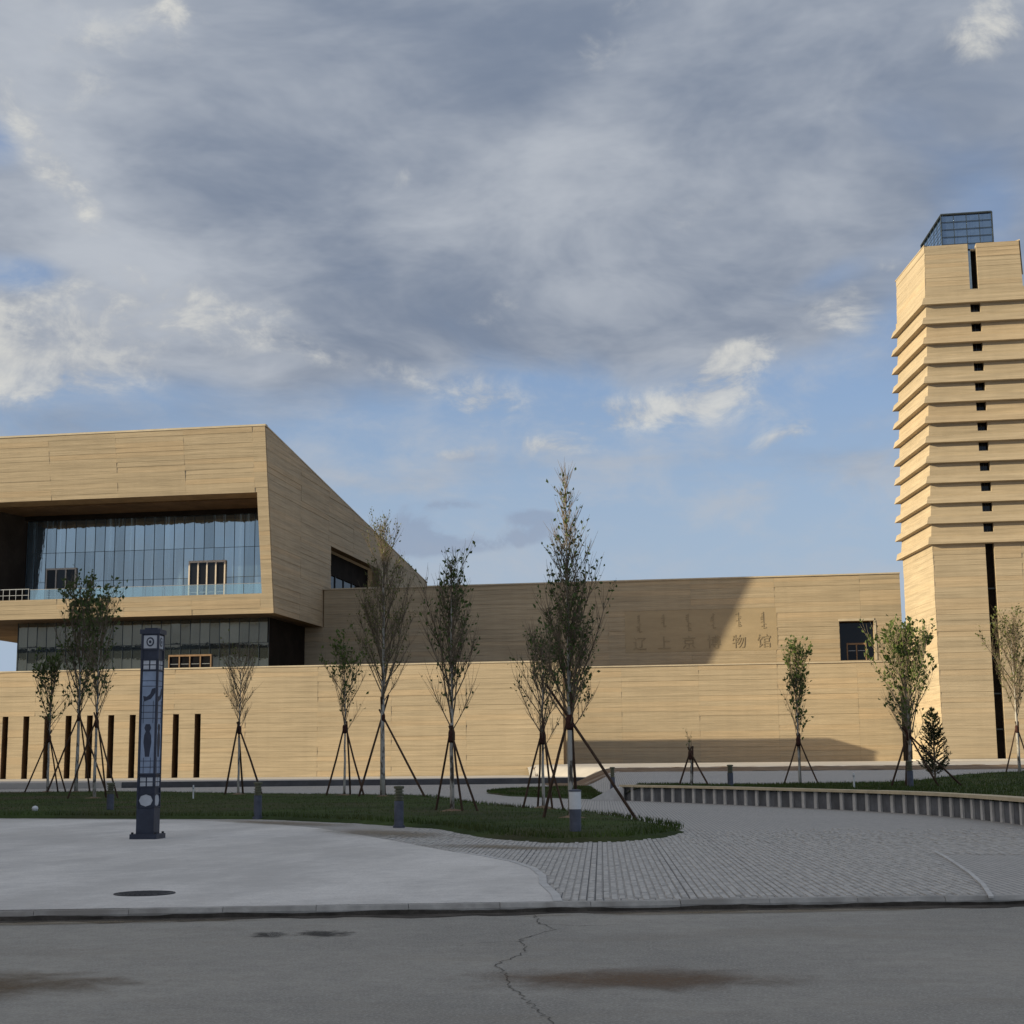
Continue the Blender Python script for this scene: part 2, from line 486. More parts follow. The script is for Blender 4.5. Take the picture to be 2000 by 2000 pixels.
mat('grass', (0.03, 0.05, 0.012), 0.85, 0.1, fn=vary((0.042, 0.066, 0.014), 0.35, 0.35, bump=0.8, bdist=0.05, tint=(0.075, 0.062, 0.035, 0.85)))
mat('grass_blade', (0.04, 0.07, 0.015), 0.7, 0.2, fn=vary((0.055, 0.088, 0.018), 0.4, 0.45, tint=(0.07, 0.07, 0.025, 0.7)))
mat('edging', (0.58, 0.57, 0.55), 0.8, 0.2, fn=vary((0.58, 0.57, 0.55), 0.12, 3.0))
mat('iron', (0.035, 0.036, 0.04), 0.6, 0.5, 0.4, fn=vary((0.035, 0.036, 0.04), 0.3, 8.0, bump=0.4, bdist=0.01))
mat('crack', (0.08, 0.075, 0.07), 0.95, 0.1, fn=vary((0.165, 0.155, 0.14), 0.3, 6.0))
mat('wall_cap', (0.58, 0.48, 0.32), 0.8, 0.2, fn=vary((0.60, 0.50, 0.335), 0.12, 1.5, bump=0.3))
mat('fin', (0.62, 0.60, 0.58), 0.8, 0.2, fn=vary((0.60, 0.585, 0.565), 0.14, 3.0))
mat('wall_panel', (0.13, 0.135, 0.15), 0.7, 0.3, fn=vary((0.15, 0.155, 0.17), 0.3, 1.5, tint=(0.09, 0.09, 0.09, 0.8)))

def decal(col, lo, hi, seed, dens, ns=1.6):
    """dirt lying on the ground: ragged, thinning out towards its rim"""
    def fn(t, p):
        out = t.n['Material Output']
        g = t.n.new('ShaderNodeTexCoord').outputs['Generated']
        q = t.v('SUBTRACT', g, (0.5, 0.5, 0.5))
        gx, gy, gz = t.sep(q)[0:3]
        r = t.m('MULTIPLY', t.m('SQRT', t.m('ADD', t.m('MULTIPLY', gx, gx), t.m('MULTIPLY', gy, gy))), 2.0)
        P = t.mapping(pos(t), loc=(seed, seed * 1.7, 0))
        n = t.noise(P, ns, 7, 0.68, 0.4)
        n2 = t.noise(P, 22.0, 4, 0.7)
        k = t.m('ADD', t.m('SUBTRACT', 1.0, r), t.m('MULTIPLY', t.m('SUBTRACT', n, 0.5), 1.3))
        f = t.m('MULTIPLY', t.ss(k, lo, hi), t.lin(n2, 0.25, 0.75, dens * 0.55, dens))
        f = t.m('MULTIPLY', f, t.ss(r, 1.0, 0.75))
        p.inputs['Base Color'].default_value = (*col, 1)
        p.inputs['Roughness'].default_value = 0.95
        p.inputs['Specular IOR Level'].default_value = 0.1
        tr = t.n.new('ShaderNodeBsdfTransparent')
        mx = t.n.new('ShaderNodeMixShader')
        t.l.new(f, mx.inputs[0])
        t.l.new(tr.outputs[0], mx.inputs[1])
        t.l.new(p.outputs[0], mx.inputs[2])
        t.l.new(mx.outputs[0], out.inputs['Surface'])
    return fn
mat('mud', (0.13, 0.095, 0.06), fn=decal((0.185, 0.135, 0.085), 0.15, 0.95, 3.0, 0.9))
mat('mud_red', (0.15, 0.10, 0.07), fn=decal((0.20, 0.135, 0.088), 0.15, 0.95, 8.0, 0.85))
mat('oil_mark', (0.05, 0.05, 0.05), fn=decal((0.06, 0.058, 0.055), 0.45, 0.8, 5.0, 0.85, 5.0))
mat('soil_wash', (0.28, 0.22, 0.15), fn=decal((0.29, 0.24, 0.17), 0.15, 0.9, 1.0, 0.75))

# street furniture and plants
mat('navy_metal', (0.022, 0.026, 0.045), 0.5, 0.4, 0.2, fn=vary((0.038, 0.046, 0.072), 0.2, 3.0))
mat('lamp_panel', (0.33, 0.40, 0.58), 0.45, 0.4, fn=vary((0.27, 0.34, 0.47), 0.22, 1.6))
mat('lamp_panel_pale', (0.55, 0.57, 0.62), 0.45, 0.4, fn=vary((0.46, 0.49, 0.54), 0.15, 2.0))
mat('post_blue', (0.085, 0.095, 0.13), 0.5, 0.4, fn=vary((0.085, 0.095, 0.13), 0.25, 4.0))
mat('post_head', (0.13, 0.135, 0.09), 0.6, 0.3, fn=vary((0.14, 0.14, 0.09), 0.3, 6.0))
mat('white_paint', (0.72, 0.73, 0.74), 0.6, 0.3, fn=vary((0.72, 0.73, 0.74), 0.08, 4.0))
mat('stake_wood', (0.085, 0.055, 0.04), 0.9, 0.1, fn=vary((0.085, 0.055, 0.04), 0.35, 6.0, stretch=(1, 1, 0.3)))
mat('binding', (0.07, 0.035, 0.03), 0.95, 0.05, fn=vary((0.07, 0.035, 0.03), 0.3, 9.0))
def bark(t, p):
    P = pos(t)
    n = t.noise(t.mapping(P, scale=(6, 6, 2.2)), 1.0, 5, 0.65)
    z = t.sep(P)[2]
    c = t.mix(t.ss(n, 0.5, 0.62), (0.46, 0.44, 0.40), (0.10, 0.085, 0.07))
    t.l.new(c, p.inputs['Base Color'])
    add_bump(t, p, n, 0.5, 0.02)
mat('pale_bark', (0.4, 0.38, 0.34), 0.85, 0.2, fn=bark)
mat('twig_bark', (0.17, 0.14, 0.10), 0.9, 0.1, fn=vary((0.18, 0.145, 0.105), 0.35, 2.0))
mat('twig_pale', (0.30, 0.25, 0.18), 0.9, 0.1, fn=vary((0.30, 0.25, 0.18), 0.3, 2.0))

def leaf(c1, c2):
    def fn(t, p):
        out = t.n['Material Output']
        n = t.noise(pos(t), 1.7, 4, 0.7)
        n2 = t.noise(pos(t), 9.0, 2, 0.6)
        c = t.mix(t.ss(t.m('ADD', t.m('MULTIPLY', n, 0.5), t.m('MULTIPLY', n2, 0.5)), 0.35, 0.65), c1, c2)
        t.l.new(c, p.inputs['Base Color'])
        p.inputs['Roughness'].default_value = 0.6
        tl = t.n.new('ShaderNodeBsdfTranslucent')
        t.l.new(c, tl.inputs['Color'])
        mx = t.n.new('ShaderNodeMixShader')
        mx.inputs[0].default_value = 0.3
        t.l.new(p.outputs[0], mx.inputs[1])
        t.l.new(tl.outputs[0], mx.inputs[2])
        t.l.new(mx.outputs[0], out.inputs['Surface'])
    return fn
mat('leaf_dark', (0.05, 0.06, 0.03), fn=leaf((0.040, 0.068, 0.022), (0.13, 0.18, 0.055)))
mat('leaf_olive', (0.1, 0.1, 0.04), fn=leaf((0.075, 0.095, 0.028), (0.20, 0.22, 0.07)))
mat('leaf_green', (0.07, 0.1, 0.03), fn=leaf((0.05, 0.085, 0.022), (0.17, 0.23, 0.06)))
mat('needle', (0.03, 0.05, 0.025), fn=leaf((0.022, 0.034, 0.016), (0.05, 0.07, 0.028)))
mat('city_wall', (0.42, 0.40, 0.37), 0.85, 0.2, fn=vary((0.58, 0.56, 0.52), 0.12, 0.2))
# ------------------------------------------------------------------ setting: ground, road, kerb, plaza
P0 = 0.10                                               # plaza level above the road
KD = Vector((math.cos(RAD(14.3)), math.sin(RAD(14.3)), 0))   # kerb direction
KN = Vector((-KD.y, KD.x, 0))                           # towards the museum
K0 = Vector((-2.92, 16.86, 0))

def kpt(s, t, z=0.0):
    return K0 + KD * s + KN * t + Vector((0, 0, z))

def sheet(name, pts, z, m, parent=None, kind='structure'):
    o = MB().poly([(p[0], p[1], z) for p in pts]).build(name, m, parent)
    if parent is None:
        o['kind'] = kind
    return o

sheet('ground', [(-2500, -2500), (2500, -2500), (2500, 2500), (-2500, 2500)], -0.03, 'ground')
road = sheet('road', [kpt(-220, 0.02), kpt(-220, -17), kpt(220, -17), kpt(220, 0.02)], 0.0, 'asphalt')
plaza = sheet('plaza', [kpt(-220, 0.1), kpt(220, 0.1), (230, 170), (-230, 170)], P0 - 0.012, 'paving')

def frame(name, cx, cy, sx, sy, z, m, rot, parent, nseg=1):
    mb = MB()
    mb.poly([(-sx, -sy, 0), (sx, -sy, 0), (sx, sy, 0), (-sx, sy, 0)])
    o = mb.build(name, m, parent, loc=(cx, cy, z))
    o.rotation_euler = (0, 0, rot)
    return o

# dark ragged strip along the kerb foot and up the lower kerb face, mud, old tyre scuffs, the long crack
rng = random.Random(5)
gd = MB()
prev = None
for i in range(181):
    s_ = -13 + i * 0.14
    w = 0.24 + 0.08 * math.sin(i * 0.31) + 0.06 * math.sin(i * 0.83) + rng.uniform(0, 0.10)
    a, b = kpt(s_, 0.0, 0.004), kpt(s_, -w, 0.004)
    up = kpt(s_, -0.012, 0.034 + 0.008 * math.sin(i * 0.47) + rng.uniform(0, 0.012))
    a = kpt(s_, -0.012, 0.004)
    if prev:
        gd.poly([prev[1], b, a, prev[0]])
        gd.poly([prev[0], a, up, prev[2]])
    prev = (a, b, up)
gd.build('gutter_strip', 'gutter_strip', road)
frame('mud_stain', -6.1, 10.95, 2.0, 1.15, 0.005, 'mud', RAD(8), road)
frame('mud_stain', -1.15, 11.85, 1.75, 0.95, 0.005, 'mud_red', RAD(10), road)
frame('scuff_mark', -4.83, 14.5, 0.42, 0.55, 0.006, 'oil_mark', RAD(20), road)
frame('scuff_mark', -4.36, 14.6, 0.52, 0.60, 0.006, 'oil_mark', RAD(24), road)
frame('dust_drift', -7.4, 15.35, 3.0, 0.26, 0.007, 'soil_wash', RAD(14.3), road)
frame('dust_drift', -0.4, 17.10, 3.4, 0.28, 0.007, 'soil_wash', RAD(14.3), road)

def crack(pts, w0, w1, seed):
    r = random.Random(seed)
    fine = []
    for k in range(len(pts) - 1):
        a, b = Vector((*pts[k], 0)), Vector((*pts[k + 1], 0))
        n = max(2, int((b - a).length / 0.07))
        for j in range(n):
            q = a.lerp(b, j / n)
            fine.append(q + Vector((r.uniform(-.03, .03), r.uniform(-.03, .03), 0)))
    mb = MB()
    for k in range(len(fine) - 1):
        d = (fine[k + 1] - fine[k]).normalized()
        n = Vector((-d.y, d.x, 0))
        w = w0 + (w1 - w0) * k / len(fine)
        wa = w * r.uniform(0.5, 1.3)
        z = Vector((0, 0, 0.0035))
        mb.poly([fine[k] - n * wa + z, fine[k + 1] - n * wa + z, fine[k + 1] + n * wa + z, fine[k] + n * wa + z])
    return mb.build('crack', 'crack', road)
crack([(-2.62, 16.6), (-2.50, 15.9), (-2.22, 15.2), (-2.42, 14.4), (-2.20, 13.4), (-2.32, 12.6), (-2.10, 11.9), (-2.0, 11.4), (-1.75, 10.7), (-1.5, 9.95), (-1.2, 8.8)], 0.006, 0.004, 3)
crack([(-2.45, 15.7), (-2.0, 15.55), (-1.55, 15.75)], 0.006, 0.003, 4)
crack([(-2.36, 14.2), (-2.75, 14.0), (-2.95, 13.7)], 0.005, 0.003, 6)

# kerb stones
kerb = MB().hexa([kpt(-220, 0.01), kpt(220, 0.01), kpt(220, 0.125), kpt(-220, 0.125), kpt(-220, 0.01, 0.06), kpt(220, 0.01, 0.06), kpt(220, 0.125, 0.06), kpt(-220, 0.125, 0.06)]).build('kerb', 'kerb')
kerb['kind'] = 'structure'
for i in range(26):
    s0 = -13 + i * 0.99
    dz = rng.uniform(-0.006, 0.006)
    dn = rng.uniform(-0.008, 0.008)
    a, b = s0 + 0.003, s0 + 0.987
    mb = MB()
    # bevelled front arris
    prof = [(0.0, 0.0), (0.0, 0.055), (0.03, 0.10), (0.135, 0.103), (0.135, 0.0)]
    A = [kpt(a, t + dn, z + (dz if z > 0.05 else 0)) for t, z in prof]
    B = [kpt(b, t + dn, z + (dz if z > 0.05 else 0)) for t, z in prof]
    for k in range(len(prof) - 1):
        mb.poly([A[k], B[k], B[k + 1], A[k + 1]][::-1])
    mb.poly(A)
    mb.poly(B[::-1])
    mb.build('kerb_stone', 'kerb', kerb)

# pale concrete apron on the left of the plaza
edge = [(-2.50, 17.08), (-2.66, 17.98), (-3.05, 19.6), (-3.25, 20.9), (-3.62, 22.4), (-4.18, 23.9), (-4.85, 25.2), (-5.6, 26.4), (-6.4, 27.9), (-7.5, 30.0), (-9.3, 33.3), (-11.0, 36.2), (-14.7, 41.0), (-19, 42.2), (-30, 43.5), (-60, 46)]
apron = sheet('concrete_apron', [tuple(kpt(-60 + 3 * k, 0.14))[:2] for k in range(21)] + edge, P0 + 0.002, 'concrete')
band = MB()
for k in range(7):
    a, b = Vector((*edge[k], P0 + 0.006)), Vector((*edge[k + 1], P0 + 0.006))
    d = (b - a).normalized()
    n = Vector((d.y, -d.x, 0)) * 0.10
    band.poly([a, a + n, b + n, b])
band.build('edging_strip', 'edging', apron)
frame('soil_wash', -8.6, 33.4, 4.2, 1.5, P0 + 0.008, 'soil_wash', RAD(-52), plaza)
frame('soil_wash', -13.0, 39.4, 5.0, 1.3, P0 + 0.008, 'soil_wash', RAD(-40), plaza)
frame('soil_wash', -5.0, 27.9, 2.6, 0.9, P0 + 0.008, 'soil_wash', RAD(-25), plaza)

# curved pale edging on the right
es = MB()
cl = [(2.42, 26.6), (2.44, 25.2), (2.43, 23.7), (2.40, 21.6), (2.33, 19.7), (2.20, 17.95)]
for k in range(len(cl) - 1):
    (x0, y0), (x1, y1) = cl[k], cl[k + 1]
    es.hexa([(x1, y1, P0 - 0.01), (x1 + .055, y1, P0 - 0.01), (x0 + .055, y0, P0 - 0.01), (x0, y0, P0 - 0.01), (x1, y1, P0 + 0.012), (x1 + .055, y1, P0 + 0.012), (x0 + .055, y0, P0 + 0.012), (x0, y0, P0 + 0.012)])
es.build('edging_strip', 'edging', plaza)

# clay pavers, laid in long rows running into the scene
G1 = [(-52, 85), (-42.8, 80.7), (-39, 82.4), (-33.9, 81), (-25.6, 73.9), (-19.35, 70.2), (-15.0, 67.2), (-12.2, 58.9), (-10.0, 53.7), (-7.3, 47.8), (-4.55, 43.0), (-2.95, 37.9),
      (-2.25, 35.6), (-2.1, 34.2), (-2.15, 32.6), (-2.45, 31.2), (-3.1, 29.9), (-4.4, 29.4), (-5.9, 31.2), (-8.0, 35.8), (-10.8, 39.1), (-14.6, 42.3), (-18.8, 43.0), (-23.2, 43.8), (-40, 47), (-52, 51)]

def inside(poly, x, y):
    c = False
    n = len(poly)
    for i in range(n):
        x0, y0 = poly[i]
        x1, y1 = poly[(i + 1) % n]
        if (y0 > y) != (y1 > y) and x < (x1 - x0) * (y - y0) / (y1 - y0) + x0:
            c = not c
    return c
apoly = [(-62, 4)] + edge
pd = Vector((-math.sin(RAD(6.5)), math.cos(RAD(6.5)), 0))
pn = Vector((pd.y, -pd.x, 0))
bricks = []
PW, PL = 0.088, 0.42
rp = random.Random(12)
for i in range(-44, 120):
    for j in range(0, 52):
        off = (i % 2) * 0.5
        c = Vector((-2.6, 16.9, 0)) + pn * (i * PW) + pd * ((j + off) * PL)
        if (c - K0).dot(KN) < 0.30 or c.x > 2.25 + (0.0 if c.y < 26 else 9) or c.y > 36 or rp.random() < (c.y - 28) / 8:
            continue
        if inside(apoly, c.x - 0.14, c.y) or inside(G1, c.x, c.y):
            continue
        bricks.append((c.length, c))
bricks.sort(key=lambda b: b[0])
rb = random.Random(9)

def brick_mb(mb, c, h, tx, ty):
    a, b = PW / 2 - 0.010, PL / 2 - 0.003
    q = []
    for z in (P0 - 0.02, None):
        for sx, sy in ((-1, -1), (1, -1), (1, 1), (-1, 1)):
            k = 1.0 if z is not None else 0.93
            p = c + pn * (sx * a * k) + pd * (sy * b * (0.97 if z is None else 1))
            q.append((p.x, p.y, z if z is not None else h + tx * sx + ty * sy))
    return mb.hexa(q)
far_b = MB()
for k, (d, c) in enumerate(bricks):
    h = P0 + rb.uniform(-0.003, 0.004)
    if k < 300:
        brick_mb(MB(), c, h, rb.uniform(-.001, .001), rb.uniform(-.001, .001)).build('paver', 'paver', plaza)
    else:
        brick_mb(far_b, c, h, rb.uniform(-.001, .001), rb.uniform(-.001, .001))
fb = far_b.build('paver_field', 'paver', plaza)
fb['kind'] = 'stuff'

# ------------------------------------------------------------------ terrain beyond the plaza
def terr_edge(x):                                       # front edge of the museum terrace
    return 104.7 + (x + 43.9) * 0.295

def sstep(a, b, x):
    t = max(0.0, min(1.0, (x - a) / (b - a)))
    return t * t * (3 - 2 * t)

def xb(y):                                              # left limit of the raised ground on the right
    return -6.9 - max(0.0, (y - 61.8)) * 0.165 - 6.0 * sstep(116, 134, y)

def hgt(x, y):
    g = 0.50 + 0.40 * sstep(60, 95, y) + 0.45 * sstep(95, 145, y)
    return P0 - 0.03 + g * sstep(0.0, 1.6 + max(0, y - 62) * 0.035, x - xb(y)) + 0.03

T0 = 0.50
tb = MB()
xs = [-230, -120, -60, -44, -30, -20, -12]
for k in range(len(xs) - 1):
    x0, x1 = xs[k], xs[k + 1]
    tb.poly([(x0, terr_edge(x0), T0), (x1, terr_edge(x1), T0), (x1, 175, T0), (x0, 175, T0)])
terrace = tb.build('terrace', 'terrace', kind='structure')
rs = MB()
for k in range(len(xs) - 1):
    x0, x1 = xs[k], xs[k + 1]
    rs.poly([(x0, terr_edge(x0), P0 - 0.02), (x1, terr_edge(x1), P0 - 0.02), (x1, terr_edge(x1), T0), (x0, terr_edge(x0), T0)])
rs.build('step_riser', 'terrace_riser', terrace)
MB().hexa([(-230, terr_edge(-230) - .05, P0 - .02), (-46, terr_edge(-46) - .05, P0 - .02), (-46, terr_edge(-46) + .3, P0 - .02), (-230, terr_edge(-230) + .3, P0 - .02), (-230, terr_edge(-230) - .05, T0 + .004), (-46, terr_edge(-46) - .05, T0 + .004), (-46, terr_edge(-46) + .3, T0 + .004), (-230, terr_edge(-230) + .3, T0 + .004)]).build('step_facing', 'terrace', terrace)

SEAT = [(-6.3, 61.8), (-4.31, 59.0), (-2.66, 56.5), (-1.2, 54.0), (0.53, 51.0), (2.19, 48.0), (3.54, 44.9), (4.55, 41.6), (5.33, 37.2), (5.85, 32.8), (6.2, 28.0), (6.4, 23.5)]

def spline(pts, step):
    out = []
    P = [Vector((*p, 0)) for p in pts]
    for k in range(len(P) - 1):
        a, b, c, d = P[max(k - 1, 0)], P[k], P[k + 1], P[min(k + 2, len(P) - 1)]
        for j in range(12):
            t = j / 12
            out.append(0.5 * ((2 * b) + (c - a) * t + (2 * a - 5 * b + 4 * c - d) * t * t + (3 * b - a - 3 * c + d) * t ** 3))
    out.append(P[-1])
    res, acc = [out[0]], 0.0
    for k in range(1, len(out)):
        a, b = out[k - 1], out[k]
        L = (b - a).length
        while acc + L >= step:
            a = a.lerp(b, (step - acc) / L)
            L = (b - a).length
            acc = 0.0
            res.append(a.copy())
        acc += L
    return res
SP = spline(SEAT, 0.38)

def seat_y_at(x):                                       # y of the seat wall line for a given x
    best = None
    for k in range(len(SP) - 1):
        a, b = SP[k], SP[k + 1]
        if min(a.x, b.x) <= x <= max(a.x, b.x) and abs(b.x - a.x) > 1e-6:
            y = a.y + (b.y - a.y) * (x - a.x) / (b.x - a.x)
            best = y if best is None else max(best, y)
    return best

def lawn_back(x):                                       # rear edge of the lawn
    return 66.0 + 24.0 * sstep(1.0, 16.0, x) + 0.8 * math.sin(x * 0.9)

def grid(name, x0, x1, nx, yfun0, yfun1, ny, m, zoff=0.0, kind='structure', rough=0.0, seed=1):
    r = random.Random(seed)
    mb = MB()
    for j in range(ny + 1):
        for i in range(nx + 1):
            x = x0 + (x1 - x0) * i / nx
            ya, yb_ = yfun0(x), yfun1(x)
            y = ya + (yb_ - ya) * j / ny
            mb.vs.append((x, y, hgt(x, y) + zoff + r.uniform(-rough, rough)))
    for j in range(ny):
        for i in range(nx):
            a = j * (nx + 1) + i
            mb.fs.append((a, a + 1, a + nx + 2, a + nx + 1))
    o = mb.build(name, m, smooth=True)
    o['kind'] = kind
    return o
def lawn_front(x):
    if x >= 6.35:
        return 20.0
    y = seat_y_at(x)
    return (61.6 if y is None else y) + 0.12
grid('lawn', -6.3, 60, 150, lawn_front, lawn_back, 40, 'grass', 0.0, rough=0.015)
grid('forecourt', -26, 70, 240, lambda x: lawn_back(x) - 0.4 if x > -6.0 else (61.9 if x > -7.9 else 61.9 + (-7.9 - x) * 5.2), lambda x: 100.0 if x > -14 else max(100.0, 62.6 + (-7.5 - x) * 5.2), 20, 'paving', -0.004)
grid('soil_bank', -26, 70, 140, lambda x: max(94.0, 62.5 + (-7.5 - x) * 5.2) - 0.5, lambda x: max(116.0, 62.6 + (-7.5 - x) * 5.2) + 0.5, 24, 'soil', 0.006, rough=0.03)
grid('upper_terrace', -30, 70, 320, lambda x: max(114.0, 62.5 + (-7.5 - x) * 5.2 if x < -16 else 114.0), lambda x: 152.0, 90, 'terrace', 0.012)

# grass island: a low mound
def mound(name, poly, hmax, seed):
    from mathutils.geometry import delaunay_2d_cdt
    r = random.Random(seed)
    n = len(poly)
    rim = []
    for k in range(n):
        a, b = Vector(poly[k]), Vector(poly[(k + 1) % n])
        m_ = max(1, min(60, int((b - a).length / 0.45)))
        for j in range(m_):
            q = a.lerp(b, j / m_)
            rim.append(q + Vector((r.uniform(-.04, .04), r.uniform(-.04, .04))))
    def dist(q):
        best = 1e9
        for k in range(n):
            a, b = Vector(poly[k]), Vector(poly[(k + 1) % n])
            ab = b - a
            t = max(0, min(1, (q - a).dot(ab) / ab.length_squared))
            best = min(best, (a + ab * t - q).length)
        return best
    pts = list(rim)
    x0, x1 = min(p[0] for p in poly), max(p[0] for p in poly)
    y0, y1 = min(p[1] for p in poly), max(p[1] for p in poly)
    y = y0
    while y < y1:
        st = 0.35 + (y - y0) * 0.012
        x = x0
        while x < x1:
            q = Vector((x + r.uniform(-.15, .15), y + r.uniform(-.15, .15)))
            if inside(poly, q.x, q.y) and dist(q) > 0.12:
                pts.append(q)
            x += st * (1.0 if x > -30 else 2.0)
        y += st
    N = len(rim)
    res = delaunay_2d_cdt(pts, [(k, (k + 1) % N) for k in range(N)], [list(range(N))], 1, 1e-5)
    mb = MB()
    for q in res[0]:
        d = dist(q)
        mb.vs.append((q.x, q.y, P0 - 0.02 + (0.05 + hmax) * sstep(-0.05, 0.9, d) + r.uniform(-.012, .012)))
    mb.fs = [tuple(f) for f in res[2]]
    o = mb.build(name, 'grass', smooth=True)
    o['kind'] = 'structure'
    return o
G2 = [(-15.2, 80.5), (-14.6, 77.0), (-12.4, 70.6), (-9.3, 65.9), (-6.75, 62.0), (-7.3, 66), (-8.6, 74), (-9.9, 83), (-11.2, 92), (-12.7, 91.4), (-14.3, 88.5), (-15.1, 85)]
BED = mound('grass_bed', G1, 0.13, 2)
mound('grass_bed', G2, 0.10, 3)

# grass blades
def blades(name, sampler, n, hmin, hmax, w, seed):
    r = np.random.default_rng(seed)
    pts = sampler(r, n)
    n = len(pts)
    ang = r.uniform(0, 2 * np.pi, n)
    h = r.uniform(hmin, hmax, n)
    lean = r.uniform(-0.5, 0.5, (n, 2)) * h[:, None]
    ww = w * r.uniform(0.6, 1.4, n)
    dxy = np.stack([np.cos(ang) * ww, np.sin(ang) * ww], 1)
    v = np.zeros((n, 3, 3))
    v[:, 0, :2] = pts[:, :2] - dxy
    v[:, 1, :2] = pts[:, :2] + dxy
    v[:, 2, :2] = pts[:, :2] + lean
    v[:, 0, 2] = v[:, 1, 2] = pts[:, 2] - 0.02
    v[:, 2, 2] = pts[:, 2] + h
    me = bpy.data.meshes.new(name)
    me.from_pydata(v.reshape(-1, 3).tolist(), [], np.arange(n * 3).reshape(-1, 3).tolist())
    me.materials.append(MAT['grass_blade'])
    o = bpy.data.objects.new(name, me)
    COL.objects.link(o)
    o['kind'] = 'stuff'
    return o

def poly_sampler(poly, z, near_bias):
    def f(r, n):
        xs_ = [p[0] for p in poly]
        ys_ = [p[1] for p in poly]
        out = []
        while len(out) < n:
            x = r.uniform(max(min(xs_), -48), max(xs_))
            y = min(ys_) + (max(ys_) - min(ys_)) * r.uniform() ** near_bias
            if inside(poly, x, y):
                out.append((x, y, P0 + z))
        return np.array(out)
    return f
g = blades('grass_blades', poly_sampler(G1, 0.10, 1.3), 80000, 0.05, 0.13, 0.014, 1)
tag(g, 'short dark green grass on the long bed behind the plaza', 'grass')
g = blades('grass_blades', poly_sampler(G2, 0.08, 1.0), 9000, 0.06, 0.14, 0.02, 2)
tag(g, 'short grass on the small bed left of the low curved wall', 'grass')

def lawn_sampler(r, n):
    out = []
    while len(out) < n:
        x = r.uniform(-6, 22)
        a, b = lawn_front(x), lawn_back(x)
        y = a + (b - a) * r.uniform()
        if x < 7 + (y - 30) * 0.2:
            out.append((x, y, hgt(x, y)))
    return np.array(out)
g = blades('grass_blades', lawn_sampler, 22000, 0.05, 0.13, 0.018, 3)
tag(g, 'short grass on the raised lawn behind the low curved wall', 'grass')
# ------------------------------------------------------------------ stone cladding: real slabs laid in courses
def clad(parent, O, u, v, n, vlo, vhi, ul, ur, holes=(), ch=0.46, L=(4.5, 9.0), seed=1, depth=0.10, name='stone_slab', m='sandstone'):
    r = random.Random(seed)
    O, u, v, n = Vector(O), Vector(u), Vector(v), Vector(n)
    cuts = sorted({vlo, vhi, *[h[2] for h in holes if vlo < h[2] < vhi], *[h[3] for h in holes if vlo < h[3] < vhi]})
    bounds = [vlo]
    for a, b in zip(cuts, cuts[1:]):
        k = max(1, round((b - a) / ch))
        for q in range(1, k):
            bounds.append(a + (b - a) * q / k + r.uniform(-0.12, 0.12) * ch)
        bounds.append(b)
    cnt = 0
    for a, b in zip(bounds, bounds[1:]):
        iv = [((ul(a), ul(b)), (ur(a), ur(b)))]
        mid_ = 0.5 * (a + b)
        for h0, h1, g0, g1 in holes:
            if not (g0 - 1e-6 <= mid_ <= g1 + 1e-6):
                continue
            nv = []
            for lo, hi in iv:
                if h1 <= min(lo) or h0 >= max(hi):
                    nv.append((lo, hi))
                    continue
                if h0 > max(lo):
                    nv.append((lo, (h0, h0)))
                if h1 < min(hi):
                    nv.append(((h1, h1), hi))
            iv = nv
        for lo, hi in iv:
            w = 0.5 * (hi[0] + hi[1] - lo[0] - lo[1])
            if w < 0.05:
                continue
            edges = [lo]
            beg, end = 0.5 * (lo[0] + lo[1]), 0.5 * (hi[0] + hi[1])
            pit = 0.5 * (L[0] + L[1])                     # joints line up from course to course
            x = math.floor(beg / pit) * pit + pit
            while x < end - 0.15 * pit:
                if x > beg + 0.15 * pit:
                    edges.append((x, x))
                x += pit
            edges.append(hi)
            for e0, e1 in zip(edges, edges[1:]):
                d0 = depth + r.uniform(-0.014, 0.014)
                d1 = d0 - r.uniform(-0.012, 0.03)
                j = 0.004
                va, vb = a + 0.007, b
                def P(uu, vv, dd):
                    return O + u * uu + v * vv + n * dd
                mb = MB()
                mb.hexa([P(e0[0] + j, va, d0), P(e1[0] - j, va, d0), P(e1[0] - j, va, -0.03), P(e0[0] + j, va, -0.03),
                         P(e0[1] + j, vb, d1), P(e1[1] - j, vb, d1), P(e1[1] - j, vb, -0.03), P(e0[1] + j, vb, -0.03)])
                mb.build(name, m, parent)
                cnt += 1
    return cnt

def prism_x(mb, pts, x0, x1):
    """polygon in (y, z) pushed along x"""
    a = [(x0, y, z) for y, z in pts]
    b = [(x1, y, z) for y, z in pts]
    mb.poly(a)
    mb.poly(b[::-1])
    for k in range(len(pts)):
        k2 = (k + 1) % len(pts)
        mb.poly([a[k], b[k], b[k2], a[k2]])
    return mb

def const(c):
    return lambda v: c
X_, Z_, NF = (1, 0, 0), (0, 0, 1), (0, -1, 0)

